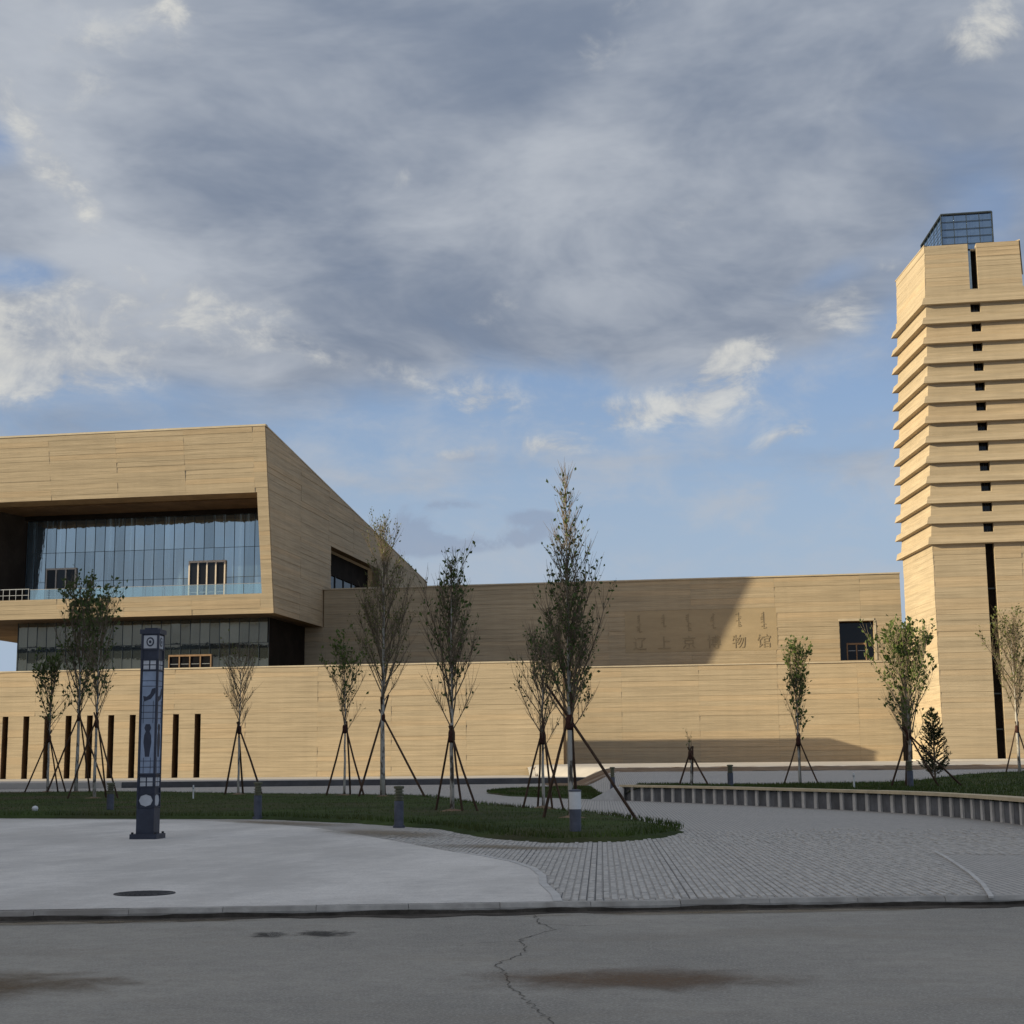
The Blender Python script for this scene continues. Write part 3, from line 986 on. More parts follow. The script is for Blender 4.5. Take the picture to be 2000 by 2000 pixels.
def curtain(parent, name, x0, x1, y, z0, z1, cols, rows, glass, seed, skip=(), mull=0.04):
    """curtain wall: every pane its own sheet of glass, slightly out of true, with mullions and transoms"""
    r = random.Random(seed)
    g = MB().box(x0, x1, y + 0.10, y + 0.16, z0, z1).build(name, 'dark_interior', parent)
    w = (x1 - x0) / cols
    zs = [z0] + [z0 + (z1 - z0) * q for q in rows] + [z1]
    for i in range(cols):
        for k in range(len(zs) - 1):
            xa, xb_ = x0 + i * w + mull / 2, x0 + (i + 1) * w - mull / 2
            if any(xa < s[1] and xb_ > s[0] and zs[k] < s[3] and zs[k + 1] > s[2] for s in skip):
                continue
            t = r.uniform(-0.003, 0.003)
            q = r.uniform(-0.004, 0.004)
            za, zb = zs[k] + mull / 2, zs[k + 1] - mull / 2
            MB().hexa([(xa, y - t - q, za), (xb_, y + t - q, za), (xb_, y + t - q + .02, za), (xa, y - t - q + .02, za),
                       (xa, y - t + q, zb), (xb_, y + t + q, zb), (xb_, y + t + q + .02, zb), (xa, y - t + q + .02, zb)]).build('pane', glass, g)
    for i in range(cols + 1):
        x = x0 + i * w
        MB().box(x - mull / 2, x + mull / 2, y - 0.05, y + 0.10, z0, z1).build('mullion', 'mullion', g)
    for z in zs[1:-1]:
        MB().box(x0, x1, y - 0.03, y + 0.098, z - mull / 2, z + mull / 2).build('transom', 'mullion', g)
    return g

def door(parent, x0, x1, y, z0, z1, n, frame_m, w=0.14):
    d = MB()
    for i in range(n + 1):
        x = x0 + (x1 - x0) * i / n
        d.box(x - w / 2, x + w / 2, y - 0.16, y + 0.05, z0, z1 - w)
    d.box(x0 - w / 2, x1 + w / 2, y - 0.162, y + 0.05, z1 - w, z1 + w * 0.5)
    o = d.build('door', frame_m, parent)
    for i in range(n):
        xa, xb_ = x0 + (x1 - x0) * i / n + w / 2, x0 + (x1 - x0) * (i + 1) / n - w / 2
        MB().box(xa, xb_, y - 0.06, y - 0.03, z0, z1 - w).build('door_pane', 'glass_dark', o)
        MB().box(xa + 0.06, xb_ - 0.06, y - 0.10, y - 0.061, z0 + 1.0, z0 + 1.06).build('push_bar', 'steel', o)
    return o

# ------------------------------------------------------------------ cantilevered exhibition block
blk = thing('exhibition_block', 'cantilevered sandstone museum block with a wide recessed window, left of the scene', 'building', (-62, 142, 0.5))
BO = Vector((-62, 142, 0.5))
BX = -47.7
def yF(z):
    return 142 - 3.5 * (z - 16.1) / 17.7
def zr(y):
    return 33.8 - 7.4 * (y - 138.5) / 70

class OffMB(MB):
    """builds in world coordinates under a parent that stands at off"""
    def __init__(s, off):
        MB.__init__(s)
        s.off = off
    def build(s, name, m, parent=None, smooth=False, **kw):
        o = MB.build(s, name, m, parent, smooth, **kw)
        if parent is not None:
            o.matrix_parent_inverse = Matrix.Translation(-s.off)
        return o

def settle(root):
    """children are modelled in world coordinates: undo the root's own placement"""
    inv = Matrix.Translation(-Vector(root.location))
    if abs(root.rotation_euler[2]) > 1e-9:
        inv = (Matrix.Translation(Vector(root.location)) @ Matrix.Rotation(root.rotation_euler[2], 4, 'Z')).inverted()
    for c in root.children:
        c.matrix_parent_inverse = inv

IN = 0.10      # backing stands this far behind the slab plane's foot
b = MB()
prism_x(b, [(yF(27.6) + IN, 27.6), (150, 27.6), (150, zr(150)), (138.5 + IN, 33.8 - 0.02)], -100, BX - 0.9)
b.build('lintel_beam', 'sandstone_backing', blk)
b = MB()
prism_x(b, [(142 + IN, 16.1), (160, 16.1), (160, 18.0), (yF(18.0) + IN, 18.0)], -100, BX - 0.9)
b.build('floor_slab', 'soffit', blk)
b = MB()
prism_x(b, [(142 + IN, 16.1), (160.9, 16.1), (160.9, zr(160.9)), (138.5 + IN, 33.78)], BX - 0.9, BX - 0.03)
prism_x(b, [(160.9, 25.2), (182, 25.2), (182, zr(182)), (160.9, zr(160.9))], BX - 0.9, BX - 0.03)
prism_x(b, [(182, 19), (208, 19), (208, zr(208)), (182, zr(182))], BX - 0.9, BX - 0.03)
b.build('side_wall', 'sandstone_backing', blk)
b = MB()
prism_x(b, [(yF(18) + IN, 18.0), (200, 18.0), (200, 27.6), (yF(27.6) + IN, 27.6)], -100, -79)
b.build('end_wall', 'sandstone_backing', blk)
b = MB()
prism_x(b, [(149, zr(149) - 0.5), (208, zr(208) - 0.5), (208, zr(208) - 0.05), (149, zr(149) - 0.05)], -100, BX - 0.9)
b.build('roof', 'coping', blk)
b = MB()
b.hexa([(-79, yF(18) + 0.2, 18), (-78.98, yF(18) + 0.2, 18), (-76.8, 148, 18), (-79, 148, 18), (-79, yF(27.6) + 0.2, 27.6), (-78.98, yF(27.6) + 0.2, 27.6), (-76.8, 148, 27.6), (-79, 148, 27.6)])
b.build('recess_cheek', 'shaded_cheek', blk)
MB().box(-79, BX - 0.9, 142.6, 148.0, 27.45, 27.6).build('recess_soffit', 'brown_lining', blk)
MB().box(-76.8, BX - 0.9, 147.6, 148.4, 27.0, 27.44).build('blind_box', 'dark_interior', blk)
# front slabs, leaning forwards
vv = Vector((0, -3.5, 17.7)).normalized()
nn = Vector((1, 0, 0)).cross(vv)
FL_ = math.hypot(3.5, 17.7)
zv = lambda z: (z - 16.1) / 17.7 * FL_
OF = Vector((0, 142, 16.1))
clad(blk, OF, X_, vv, nn, zv(27.6), FL_, const(-100), const(BX), ch=0.47, L=(5, 9), seed=21)
clad(blk, OF, X_, vv, nn, 0, zv(18.0), const(-100), const(BX), ch=0.47, L=(5, 9), seed=22)
clad(blk, OF, X_, vv, nn, zv(18.0), zv(27.6), const(BX - 1.1), const(BX), ch=0.47, L=(5, 9), seed=23)
# right side, in shade
NS = (1, 0, 0)
US = (0, 1, 0)
def side_r(z):
    return min(208.0, 138.5 + (33.8 - z) / 7.4 * 70)
cs = [(16.1, 20.0, lambda z: yF(z), lambda z: 160.9), (20.0, 25.2, lambda z: yF(z), lambda z: 160.9), (25.2, 33.7, lambda z: yF(z), side_r)]
for k, (za, zb, fl, fr_) in enumerate(cs):
    clad(blk, (BX, 0, 0), US, Z_, NS, za, zb, fl, fr_, ch=0.52, L=(7, 13), seed=30 + k, depth=0.07)
clad(blk, (BX, 0, 0), US, Z_, NS, 20.0, 25.2, const(182), const(208), ch=0.52, L=(9, 13), seed=36, depth=0.07)
# parapet coping
b = MB()
b.hexa([(-100, 138.35, 33.82), (BX + 0.08, 138.35, 33.82), (BX + 0.08, 139.0, 33.82), (-100, 139.0, 33.82), (-100, 138.35, 34.0), (BX + 0.08, 138.35, 34.0), (BX + 0.08, 139.0, 34.0), (-100, 139.0, 34.0)])
b.build('coping', 'coping', blk)
b = MB()
b.hexa([(BX - 0.6, 139.0, zr(139) + .02), (BX + 0.1, 139.0, zr(139) + .02), (BX + 0.1, 208, zr(208) + .02), (BX - 0.6, 208, zr(208) + .02), (BX - 0.6, 139.0, zr(139) + .14), (BX + 0.1, 139.0, zr(139) + .14), (BX + 0.1, 208, zr(208) + .14), (BX - 0.6, 208, zr(208) + .14)])
b.build('coping', 'coping', blk)
# side window
sw = MB().box(BX - 6, BX - 5.8, 160.9, 182, 18, 25.2).build('side_window', 'dark_interior', blk)
for i in range(6):
    y0 = 161.0 + i * 3.48
    MB().box(BX - 1.6, BX - 1.56, y0 + .06, y0 + 3.42, 19.0, 22.6).build('pane', 'glass_blue' if i == 0 else 'glass_dark', sw)
    MB().box(BX - 1.7, BX - 1.45, y0 - .06, y0 + .06, 19.0, 22.7).build('mullion', 'mullion', sw)
MB().box(BX - 5.8, BX - 1.45, 160.95, 181.9, 22.7, 25.15).build('header_panel', 'dark_interior', sw)
# glazing
ug = curtain(blk, 'upper_glazing', -76.8, BX - 1.0, 148.2, 18.0, 27.0, 26, (0.28, 0.62), 'glass_blue', 41)
lg = curtain(blk, 'lower_glazing', -76.3, -49.6, 146.2, 10.6, 16.1, 26, (0.55,), 'glass_green', 42)
MB().box(-49.75, -49.6, 146.2, 159, 10.6, 16.1).build('return_wall', 'dark_interior', blk)
MB().box(-76.4, -76.25, 146.2, 160, 10.6, 16.1).build('return_wall', 'mullion', blk)
door(blk, -58.8, -55.0, 148.1, 18.0, 22.2, 4, 'door_frame')
door(blk, -74.4, -71.2, 148.1, 18.0, 21.9, 3, 'door_frame', 0.12)
door(blk, -59.9, -55.5, 146.1, 10.6, 12.5, 4, 'bronze_frame', 0.12)
# balcony railing in the recess
rl = MB().box(-79, -73.4, 142.45, 142.51, 19.15, 19.22).build('railing', 'steel', blk)
for i in range(9):
    x = -78.9 + i * 0.68
    MB().box(x - .025, x + .025, 142.45, 142.5, 18.0, 19.15).build('baluster', 'steel', rl)
MB().box(-79, -73.4, 142.46, 142.49, 18.55, 18.6).build('rail', 'steel', rl)
gr = MB().box(-73.3, BX - 1.15, 142.44, 142.50, 19.08, 19.13).build('glass_railing', 'steel', blk)
for i in range(12):
    x = -73.3 + i * 2.03
    MB().box(x + .03, x + 2.0, 142.46, 142.48, 18.02, 19.07).build('pane', 'glass_clear', gr)
MB().box(-77.5, BX - 0.5, 147, 200, 0.3, 10.58).build('podium', 'sandstone_backing', blk)
settle(blk)

# ------------------------------------------------------------------ free-standing forecourt wall with slots
lw = thing('forecourt_wall', 'long low sunlit sandstone wall with a row of tall narrow slots', 'wall', (-50, 138.8, 0.5))
LX0, LX1, LZ = -100.0, -19.1, 10.6
slots = []
for i in range(-6, 10):
    x = -73.29 + i * 2.151
    slots.append((x, x + 0.60, 0.0, 6.4))
b = MB().box(LX0, LX1 - .1, 138.12, 139.6, 6.4, LZ - 0.03)
xs = [LX0] + [q for s in slots for q in (s[0] - .02, s[1] + .02)] + [LX1 - .1]
for k in range(0, len(xs), 2):
    b.box(xs[k], xs[k + 1], 138.12, 139.6, 0.3, 6.4)
b.build('wall_core', 'sandstone_backing', lw)
MB().box(LX0, LX1 - .1, 139.62, 139.8, 0.3, LZ - 0.03).build('wall_back', 'sandstone_backing', lw)
for s in slots:
    sl = MB().box(s[0] - .015, s[1] + .015, 139.45, 139.6, 0.3, 6.4).build('slot', 'dark_interior', lw)
    MB().box(s[0] - .018, s[0], 138.1, 139.44, 0.3, 6.39).build('slot_jamb', 'brown_lining', sl)
    MB().box(s[1], s[1] + .018, 138.1, 139.44, 0.3, 6.39).build('slot_jamb', 'brown_lining', sl)
clad(lw, (0, 138.1, 0), X_, Z_, NF, 6.4, LZ, const(LX0), const(LX1), ch=0.47, L=(5, 9), seed=51)
clad(lw, (0, 138.1, 0), X_, Z_, NF, 0.5, 6.4, const(slots[-1][1] + .0), const(LX1), ch=0.47, L=(5, 9), seed=52)
for k in range(len(slots)):
    a = slots[k - 1][1] if k else LX0
    clad(lw, (0, 138.1, 0), X_, Z_, NF, 0.5, 6.4, const(a), const(slots[k][0]), ch=0.66 if slots[k][0] > -76 else 1.5, L=(9, 12), seed=60 + k)
MB().box(LX0, LX1 + .02, 137.92, 139.85, LZ + 0.004, LZ + 0.13).build('coping', 'coping', lw)
MB().box(LX1 - .1, LX1, 138.05, 139.8, 0.3, LZ).build('end_face', 'sandstone_backing', lw)
settle(lw)

# ------------------------------------------------------------------ long gallery building with inscription
gal = thing('gallery_building', 'long flat-roofed sandstone gallery between the block and the tower, half in shadow', 'building', (-15, 155, 0.5))
GX0, GX1, UZ, UY = BX + 0.1, 12.5, 20.05, 158.0
wx0, wx1, wz0, wz1 = 6.33, 9.75, 11.45, 15.4
b = MB()
b.box(GX0, wx0, UY + .1, UY + 1.6, 9, UZ - .02).box(wx1, GX1 - .03, UY + .1, UY + 1.6, 9, UZ - .02)
b.box(wx0, wx1, UY + .1, UY + 1.6, wz1, UZ - .02).box(wx0, wx1, UY + .1, UY + 1.6, 9, wz0)
b.box(GX0, GX1 - .03, UY + 1.6, 190, 0.3, UZ - 0.4)
b.box(-51, GX0, UY + .1, UY + 1.6, 9, 16.09)
b.build('upper_wall', 'sandstone_backing', gal)
px0, px1, pz0, pz1 = -15.3, 0.1, 12.7, 16.95
clad(gal, (0, UY + .1, 0), X_, Z_, NF, 10.6, UZ, const(GX0 + .1), const(GX1), holes=[(px0, px1, pz0, pz1), (wx0, wx1, wz0, wz1)], ch=0.49, L=(6, 11), seed=71)
clad(gal, (0, UY + .1, 0), X_, Z_, NF, 10.6, 16.08, const(-49.6), const(GX0 + .1), ch=0.49, L=(6, 11), seed=73)
MB().box(GX0, GX1 + .03, UY - .12, UY + .6, UZ + .004, UZ + .14).build('coping', 'coping', gal)
MB().box(GX0, 11.4 - .05, 150.1, UY + .05, 0.3, 10.72).build('lower_wall', 'sandstone_backing', gal)
clad(gal, (0, 150.1, 0), X_, Z_, NF, 1.0, 10.74, const(-30), const(11.4), ch=0.49, L=(5, 10), seed=72)
MB().box(-47, 11.45, 149.9, 150.7, 10.745, 10.86).build('coping', 'coping', gal)
# window
win = MB().box(wx0, wx1, UY + 1.35, UY + 1.45, wz0, wz1).build('window', 'glass_dark', gal)
MB().box(wx0, wx0 + .02, UY + .02, UY + 1.34, wz0, wz1).build('reveal', 'smooth_stone', win)
MB().box(wx1 - .02, wx1, UY + .02, UY + 1.34, wz0, wz1).build('reveal', 'smooth_stone', win)
MB().box(wx0 - .06, wx1 + .06, UY - .05, UY + .3, wz1 + .004, wz1 + .24).build('lintel', 'coping', win)
MB().box(wx1 + .004, wx1 + .20, UY - .05, UY + .3, wz0, wz1).build('trim', 'coping', win)
dr = door(gal, wx0 + .75, wx0 + 2.6, UY + 1.2, wz0, wz0 + 1.75, 2, 'bronze_frame', 0.12)
# inscription panel
ip = MB().box(px0, px1, UY + .02, UY + .2, pz0, pz1).build('inscription_panel', 'smooth_stone', gal)
MB().box(px1 + .0, px1 + .10, UY + .0, UY + .19, pz0, pz1).build('panel_edge', 'carving', ip)
MB().box(px0, px1, UY - .01, UY + .19, pz0 - .07, pz0 - .005).build('panel_edge', 'carving', ip)
MB().box(px0, px1, UY + .0, UY + .19, pz1 + .005, pz1 + .05).build('panel_edge', 'carving', ip)
cx = [-13.8 + 2.52 * i for i in range(6)]
for x, chv in zip(cx, '辽上京博物馆'):
    cu = bpy.data.curves.new('character', 'FONT')
    cu.body = chv
    cu.size = 1.45
    cu.extrude = 0.03
    cu.align_x = 'CENTER'
    tmp = bpy.data.objects.new('tmp_text', cu)
    COL.objects.link(tmp)
    bpy.context.view_layer.update()
    me = bpy.data.meshes.new_from_object(tmp.evaluated_get(bpy.context.evaluated_depsgraph_get()))
    bpy.data.objects.remove(tmp)
    me.transform(Matrix.Translation((x, UY + .01, 13.05)) @ Matrix.Rotation(RAD(90), 4, 'X'))
    me.materials.clear()
    me.materials.append(MAT['carving'])
    o = bpy.data.objects.new('character', me)
    COL.objects.link(o)
    o.parent = ip
r = random.Random(77)
for x, L in zip(cx, (1.75, 1.2, 1.7, 1.5, 1.35, 1.6)):          # vertical script words above
    mb = MB()
    zt = 16.55
    mb.box(x - .035, x + .035, UY - .02, UY + .018, zt - L, zt)
    z = zt - 0.1
    while z > zt - L + 0.15:
        k = r.choice((0, 1, 1, 2, 3))
        s_ = -1 if k != 2 else 1
        w = r.uniform(.16, .30)
        mb.hexa([(x + (-.035 if s_ < 0 else .035), UY - .02, z - .05), (x + s_ * w, UY - .02, z - .13), (x + s_ * w, UY + .018, z - .13), (x + (-.035 if s_ < 0 else .035), UY + .018, z - .05),
                 (x + (-.035 if s_ < 0 else .035), UY - .02, z + .03), (x + s_ * w, UY - .02, z - .05), (x + s_ * w, UY + .018, z - .05), (x + (-.035 if s_ < 0 else .035), UY + .018, z + .03)])
        z -= r.uniform(.16, .26)
    mb.hexa([(x - .05, UY - .02, zt - L - .1), (x + .28, UY - .02, zt - L - .05), (x + .28, UY + .018, zt - L - .05), (x - .05, UY + .018, zt - L - .1),
             (x - .05, UY - .02, zt - L), (x + .28, UY - .02, zt - L + .04), (x + .28, UY + .018, zt - L + .04), (x - .05, UY + .018, zt - L)])
    mb.build('script_word', 'carving', ip)
# small plant box and guard rail on the roof
MB().box(-44.5, -42.6, 170, 172, UZ - .4, UZ + 1.2).build('roof_hatch', 'dark_interior', gal)
rr = MB().box(-45.5, -40.5, 168.0, 168.04, UZ + 1.3, UZ + 1.35).build('guard_rail', 'steel', gal)
for i in range(6):
    MB().box(-45.5 + i, -45.46 + i, 168.0, 168.04, UZ - .4, UZ + 1.3).build('rail_post', 'steel', rr)
settle(gal)

lkw = thing('link_wall', 'dark shaded wall glimpsed in the gap between gallery and tower', 'wall', (14, 170, 0.5))
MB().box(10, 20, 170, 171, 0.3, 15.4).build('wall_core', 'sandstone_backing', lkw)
MB().box(10, 20, 169.9, 171.1, 15.404, 15.55).build('coping', 'terrace_riser', lkw)
settle(lkw)

# ------------------------------------------------------------------ pagoda tower
tw = thing('stone_tower', 'tall sandstone tower with thirteen flared ledges and a blue glass lantern on top', 'tower', (18.4, 141, 0.8))
TC = 18.4
def txl(z):
    if z < 20:
        return 13.68
    return 13.62 + (z - 20) / 26.8 * 0.75
def ring(z, p):
    xl = txl(z)
    fl = Vector((xl - 0.84 * p, 136 - p, z))
    bl = Vector((xl - 1.75 - 1.19 * p, 146 + p, z))
    fr = Vector((2 * TC - fl.x, fl.y, z))
    br = Vector((2 * TC - bl.x, bl.y, z))
    return fl, fr, br, bl
S0, S1 = 18.05, 18.78
lips = [41.3 - 1.782 * k for k in range(13)]
TOPZ = 46.8
b = MB()
for za, zb in ((0.3, 20), (20, TOPZ - .5)):
    A, B = ring(za, -0.12), ring(zb, -0.12)
    A = [Vector((q.x, max(q.y, 136.95), q.z)) for q in A]
    B = [Vector((q.x, max(q.y, 136.95), q.z)) for q in B]
    b.hexa([*A, *B])
b.build('core', 'dark_interior', tw)
for za, zb in ((0.3, lips[-1]), (lips[0], TOPZ)):
    A, B = ring(za, -0.1), ring(zb, -0.1)
    MB().hexa([(A[0].x, 136.12, za), (S0, 136.12, za), (S0, 136.94, za), (A[0].x, 136.94, za), (B[0].x, 136.12, zb), (S0, 136.12, zb), (S0, 136.94, zb), (B[0].x, 136.94, zb)]).build('front_pier', 'sandstone', tw)
    MB().hexa([(S1, 136.12, za), (A[1].x, 136.12, za), (A[1].x, 136.94, za), (S1, 136.94, za), (S1, 136.12, zb), (B[1].x, 136.12, zb), (B[1].x, 136.94, zb), (S1, 136.94, zb)]).build('front_pier', 'sandstone', tw)
ub = Vector((1.75, -10, 0)).normalized()
nl = ub.cross(Vector(Z_))
LEN = Vector((1.75, -10, 0)).length
# lower shaft
clad(tw, (0, 136.1, 0), X_, Z_, NF, 1.6, lips[-1], lambda z: txl(z), const(S0), ch=0.47, L=(9, 12), seed=81)
clad(tw, (0, 136.1, 0), X_, Z_, NF, 1.6, lips[-1], const(S1), lambda z: 2 * TC - txl(z), ch=0.47, L=(9, 12), seed=82)
clad(tw, (13.68 - 1.75, 146, 0) , ub, Z_, nl, 0.6, lips[-1], const(0.1), const(LEN), ch=0.6, L=(20, 30), seed=83, depth=0.05)
MB().hexa([*[Vector((q.x, q.y, 0.3)) for q in ring(1, 0.12)], *[Vector((q.x, q.y, 1.58)) for q in ring(1, 0.12)]]).build('plinth', 'terrace', tw)
# upper shaft
zt0 = lips[0] + 1.3
clad(tw, (0, 136.1, 0), X_, Z_, NF, zt0, TOPZ, lambda z: txl(z), const(S0), ch=0.42, L=(9, 12), seed=84)
clad(tw, (0, 136.1, 0), X_, Z_, NF, zt0, TOPZ, const(S1), lambda z: 2 * TC - txl(z), ch=0.42, L=(9, 12), seed=85)
for za in [zt0 + k * 0.6 for k in range(7)]:
    zb = min(za + 0.6, TOPZ)
    if zb - za < 0.05:
        continue
    clad(tw, (txl(za) - 1.75, 146, 0), ub, Z_, nl, za, zb, const(0.1), const(LEN), ch=0.6, L=(20, 30), seed=86 + int(za * 7), depth=0.05)
# flared bands
def ledge(prof, notch, seed):
    """one stepped band, profile (z, offset) from the lip up; dark notch in the middle of the front, flat soffit below"""
    r = random.Random(seed)
    dx_, dz_ = r.uniform(-.012, .012), r.uniform(-.012, .012)
    prof = [(z + (dz_ if k == 0 else 0), o + (dx_ if o > .1 else 0)) for k, (z, o) in enumerate(prof)]
    zt = prof[-1][0]
    zn = zt - notch
    if notch > 0:
        for k in range(len(prof) - 1):
            (z0, o0), (z1, o1) = prof[k], prof[k + 1]
            if z0 < zn - 1e-6 < z1 - 2e-6:
                prof.insert(k + 1, (zn, o0 + (o1 - o0) * (zn - z0) / (z1 - z0)))
                break
    rings = [ring(z, o) for z, o in prof]
    xa, xb_ = S0 - 0.06, S1 + 0.06
    mb = MB()
    F = lambda x, q: Vector((x, q[0].y, q[0].z))
    bk = Vector((0, 1.6, 0))
    for A, B in zip(rings, rings[1:]):
        if notch > 0 and A[0].z >= zn - 1e-4:
            mb.poly([A[0], F(xa, A), F(xa, B), B[0]])
            mb.poly([F(xb_, A), A[1], B[1], F(xb_, B)])
            for x in (xa, xb_):
                mb.poly([F(x, A), F(x, B), F(x, B) + bk, F(x, A) + bk])
        else:
            mb.poly([A[0], A[1], B[1], B[0]])
        for i in (1, 2, 3):
            j = (i + 1) % 4
            mb.poly([A[i], A[j], B[j], B[i]])
    if notch > 0:
        N = next(q for q in rings if abs(q[0].z - zn) < 1e-4)
        mb.poly([F(xa, N), F(xb_, N), F(xb_, N) + bk, F(xa, N) + bk])
    A, I = rings[0], ring(prof[0][0], -0.5)
    for i in range(4):
        j = (i + 1) % 4
        mb.poly([A[i], I[i], I[j], A[j]])
    return mb.build('ledge', 'sandstone', tw)
ledge([(lips[0], 0.50), (lips[0] + .58, 0.34), (lips[0] + .76, 0.12), (zt0 - 0.01, 0.11)], 0.0, 1)
for k in range(1, 13):
    zb, zt = lips[k], lips[k - 1] + 0.02
    ledge([(zb, 0.50), (zb + .58, 0.36), (zb + .74, 0.07), (zt, 0.0)], 0.84, k + 1)
    nf = MB().box(S0 - .05, S1 + .05, 136.86, 136.93, zt - .84, zt).build('notch_window', 'glass_dark', tw)
    MB().box(TC - .02, TC + .02, 136.82, 136.859, zt - .84, zt).build('glazing_bar', 'mullion', nf)
MB().hexa([*[Vector((q.x, q.y, TOPZ - 0.45)) for q in ring(TOPZ, -0.6)], *[Vector((q.x, q.y, TOPZ - .3)) for q in ring(TOPZ, -0.6)]]).build('roof', 'coping', tw)
cp = ring(TOPZ, 0.10)
cj = ring(TOPZ, -0.5)
mb = MB()
for i in (1, 2, 3):
    j = (i + 1) % 4
    up = Vector((0, 0, .10))
    mb.hexa([cp[i], cp[j], cj[j], cj[i], cp[i] + up, cp[j] + up, cj[j] + up, cj[i] + up])
mb.build('coping', 'sandstone', tw)
# slit glazing bars
for z in (4, 7, 10, 13, 16):
    MB().box(S0, S1, 136.7, 136.8, z, z + .12).build('slit_bar', 'mullion', tw)
MB().box(S0 + .02, S0 + .28, 136.6, 136.9, zt0, TOPZ - .3).build('slit_glass', 'glass_blue', tw)
# glass lantern
lan = MB().hexa([(16.1, 137.2, 46.3), (20.4, 137.2, 46.3), (21.4, 145.2, 46.3), (15.1, 145.2, 46.3), (16.1, 137.2, 46.5), (20.4, 137.2, 46.5), (21.4, 145.2, 46.5), (15.1, 145.2, 46.5)]).build('lantern', 'mullion', tw)
LC = [Vector((16.02, 137.1, 0)), Vector((20.45, 137.1, 0)), Vector((21.5, 145.3, 0)), Vector((15.0, 145.3, 0))]
z0, z1 = 46.5, 50.0
def bar(a, c, w):
    MB().tube([a, c], w, 4).build('lantern_bar', 'mullion', lan)
for i in range(4):
    a, c = LC[i], LC[(i + 1) % 4]
    nc = 4 if i % 2 == 0 else 6
    for q in range(nc):
        A = a.lerp(c, q / nc)
        bar(A + Vector((0, 0, z0)), A + Vector((0, 0, z1)), 0.05 if q == 0 else 0.02)
    for k in range(1, 6):
        z = z0 + (z1 - z0) * k / 5
        bar(a + Vector((0, 0, z)), c + Vector((0, 0, z)), 0.07 if k == 5 else 0.028)
    inw = (sum(LC, Vector()) / 4 - (a + c) / 2).normalized() * 0.12
    for q in range(nc):
        A, B = a.lerp(c, q / nc) + inw, a.lerp(c, (q + 1) / nc) + inw
        t_ = inw.normalized() * 0.03
        MB().hexa([A + Vector((0, 0, z0)), B + Vector((0, 0, z0)), B + t_ + Vector((0, 0, z0)), A + t_ + Vector((0, 0, z0)),
                   A + Vector((0, 0, z1)), B + Vector((0, 0, z1)), B + t_ + Vector((0, 0, z1)), A + t_ + Vector((0, 0, z1))]).build('lantern_pane', 'glass_lantern', lan)
MB().hexa([*[q + Vector((0, 0, z1 + .02)) for q in LC], *[q + Vector((0, 0, z1 + .12)) for q in LC]]).build('lantern_roof', 'mullion', lan)
settle(tw)

# ------------------------------------------------------------------ the large building across the street (outside the picture) that shades the plaza
ob = thing('street_building', 'broad grey office building beside the plaza outside the picture', 'building', (-103, 20, 0))
MB().box(-150, -56, -45, 85, -0.02, 21.6).build('wall', 'city_wall', ob)
MB().box(-150.3, -55.7, -45.3, 85.3, 21.604, 22.0).build('parapet', 'coping', ob)
for k in range(5):
    z = 1.8 + k * 3.7
    MB().box(-148, -58, 84.9, 85.08, z, z + 1.8).build('window_band', 'glass_dark', ob)
    MB().box(-56.1, -55.92, -43, 83, z, z + 1.8).build('window_band', 'glass_dark', ob)
settle(ob)
# ------------------------------------------------------------------ low curved wall with fins
sw_ = thing('low_wall', 'low curved planter wall with white fins and a tan stone cap on the right', 'wall', (0.5, 51, P0))
SP2 = SP
def off2(k, o):
    a, c = SP2[max(k - 1, 0)], SP2[min(k + 1, len(SP2) - 1)]
    d = (c - a).normalized()
    n = Vector((-d.y, d.x, 0))                          # away from the viewer's side
    if n.x < 0:
        n = -n
    return SP2[k] + n * o
mbp = MB()
for k in range(len(SP2) - 1):
    A, B = off2(k, 0.14), off2(k + 1, 0.14)
    C, D = off2(k + 1, 0.40), off2(k, 0.40)
    mbp.hexa([A + Vector((0, 0, P0 - .05)), B + Vector((0, 0, P0 - .05)), C + Vector((0, 0, P0 - .05)), D + Vector((0, 0, P0 - .05)),
              A + Vector((0, 0, P0 + .52)), B + Vector((0, 0, P0 + .52)), C + Vector((0, 0, P0 + .52)), D + Vector((0, 0, P0 + .52))])
mbp.build('recessed_panel', 'wall_panel', sw_)
for k in range(0, len(SP2), 2):
    p = off2(k, 0.085)
    a, c = SP2[max(k - 1, 0)], SP2[min(k + 1, len(SP2) - 1)]
    d = (c - a).normalized() * 0.085
    q = off2(k, 0.139)
    z0, z1 = Vector((0, 0, P0 - .03)), Vector((0, 0, P0 + .515))
    MB().hexa([p - d + z0, q - d + z0, q + d + z0, p + d + z0, p - d + z1, q - d + z1, q + d + z1, p + d + z1]).build('fin', 'fin', sw_)
k = 0
rc = random.Random(4)
while k < len(SP2) - 1:
    e = min(k + 3, len(SP2) - 1)
    mb = MB()
    h = rc.uniform(-.004, .004)
    for i in range(k, e):
        A, B = off2(i, -0.05), off2(i + 1, -0.05)
        C, D = off2(i + 1, 0.46), off2(i, 0.46)
        if i == k:
            A, D = A.lerp(B, .015), D.lerp(C, .015)
        if i == e - 1:
            B, C = B.lerp(A, .015), C.lerp(D, .015)
        mb.hexa([q + Vector((0, 0, P0 + .522)) for q in (A, B, C, D)] + [q + Vector((0, 0, P0 + .605 + h)) for q in (A, B, C, D)])
    mb.build('cap_stone', 'wall_cap', sw_)
    k = e
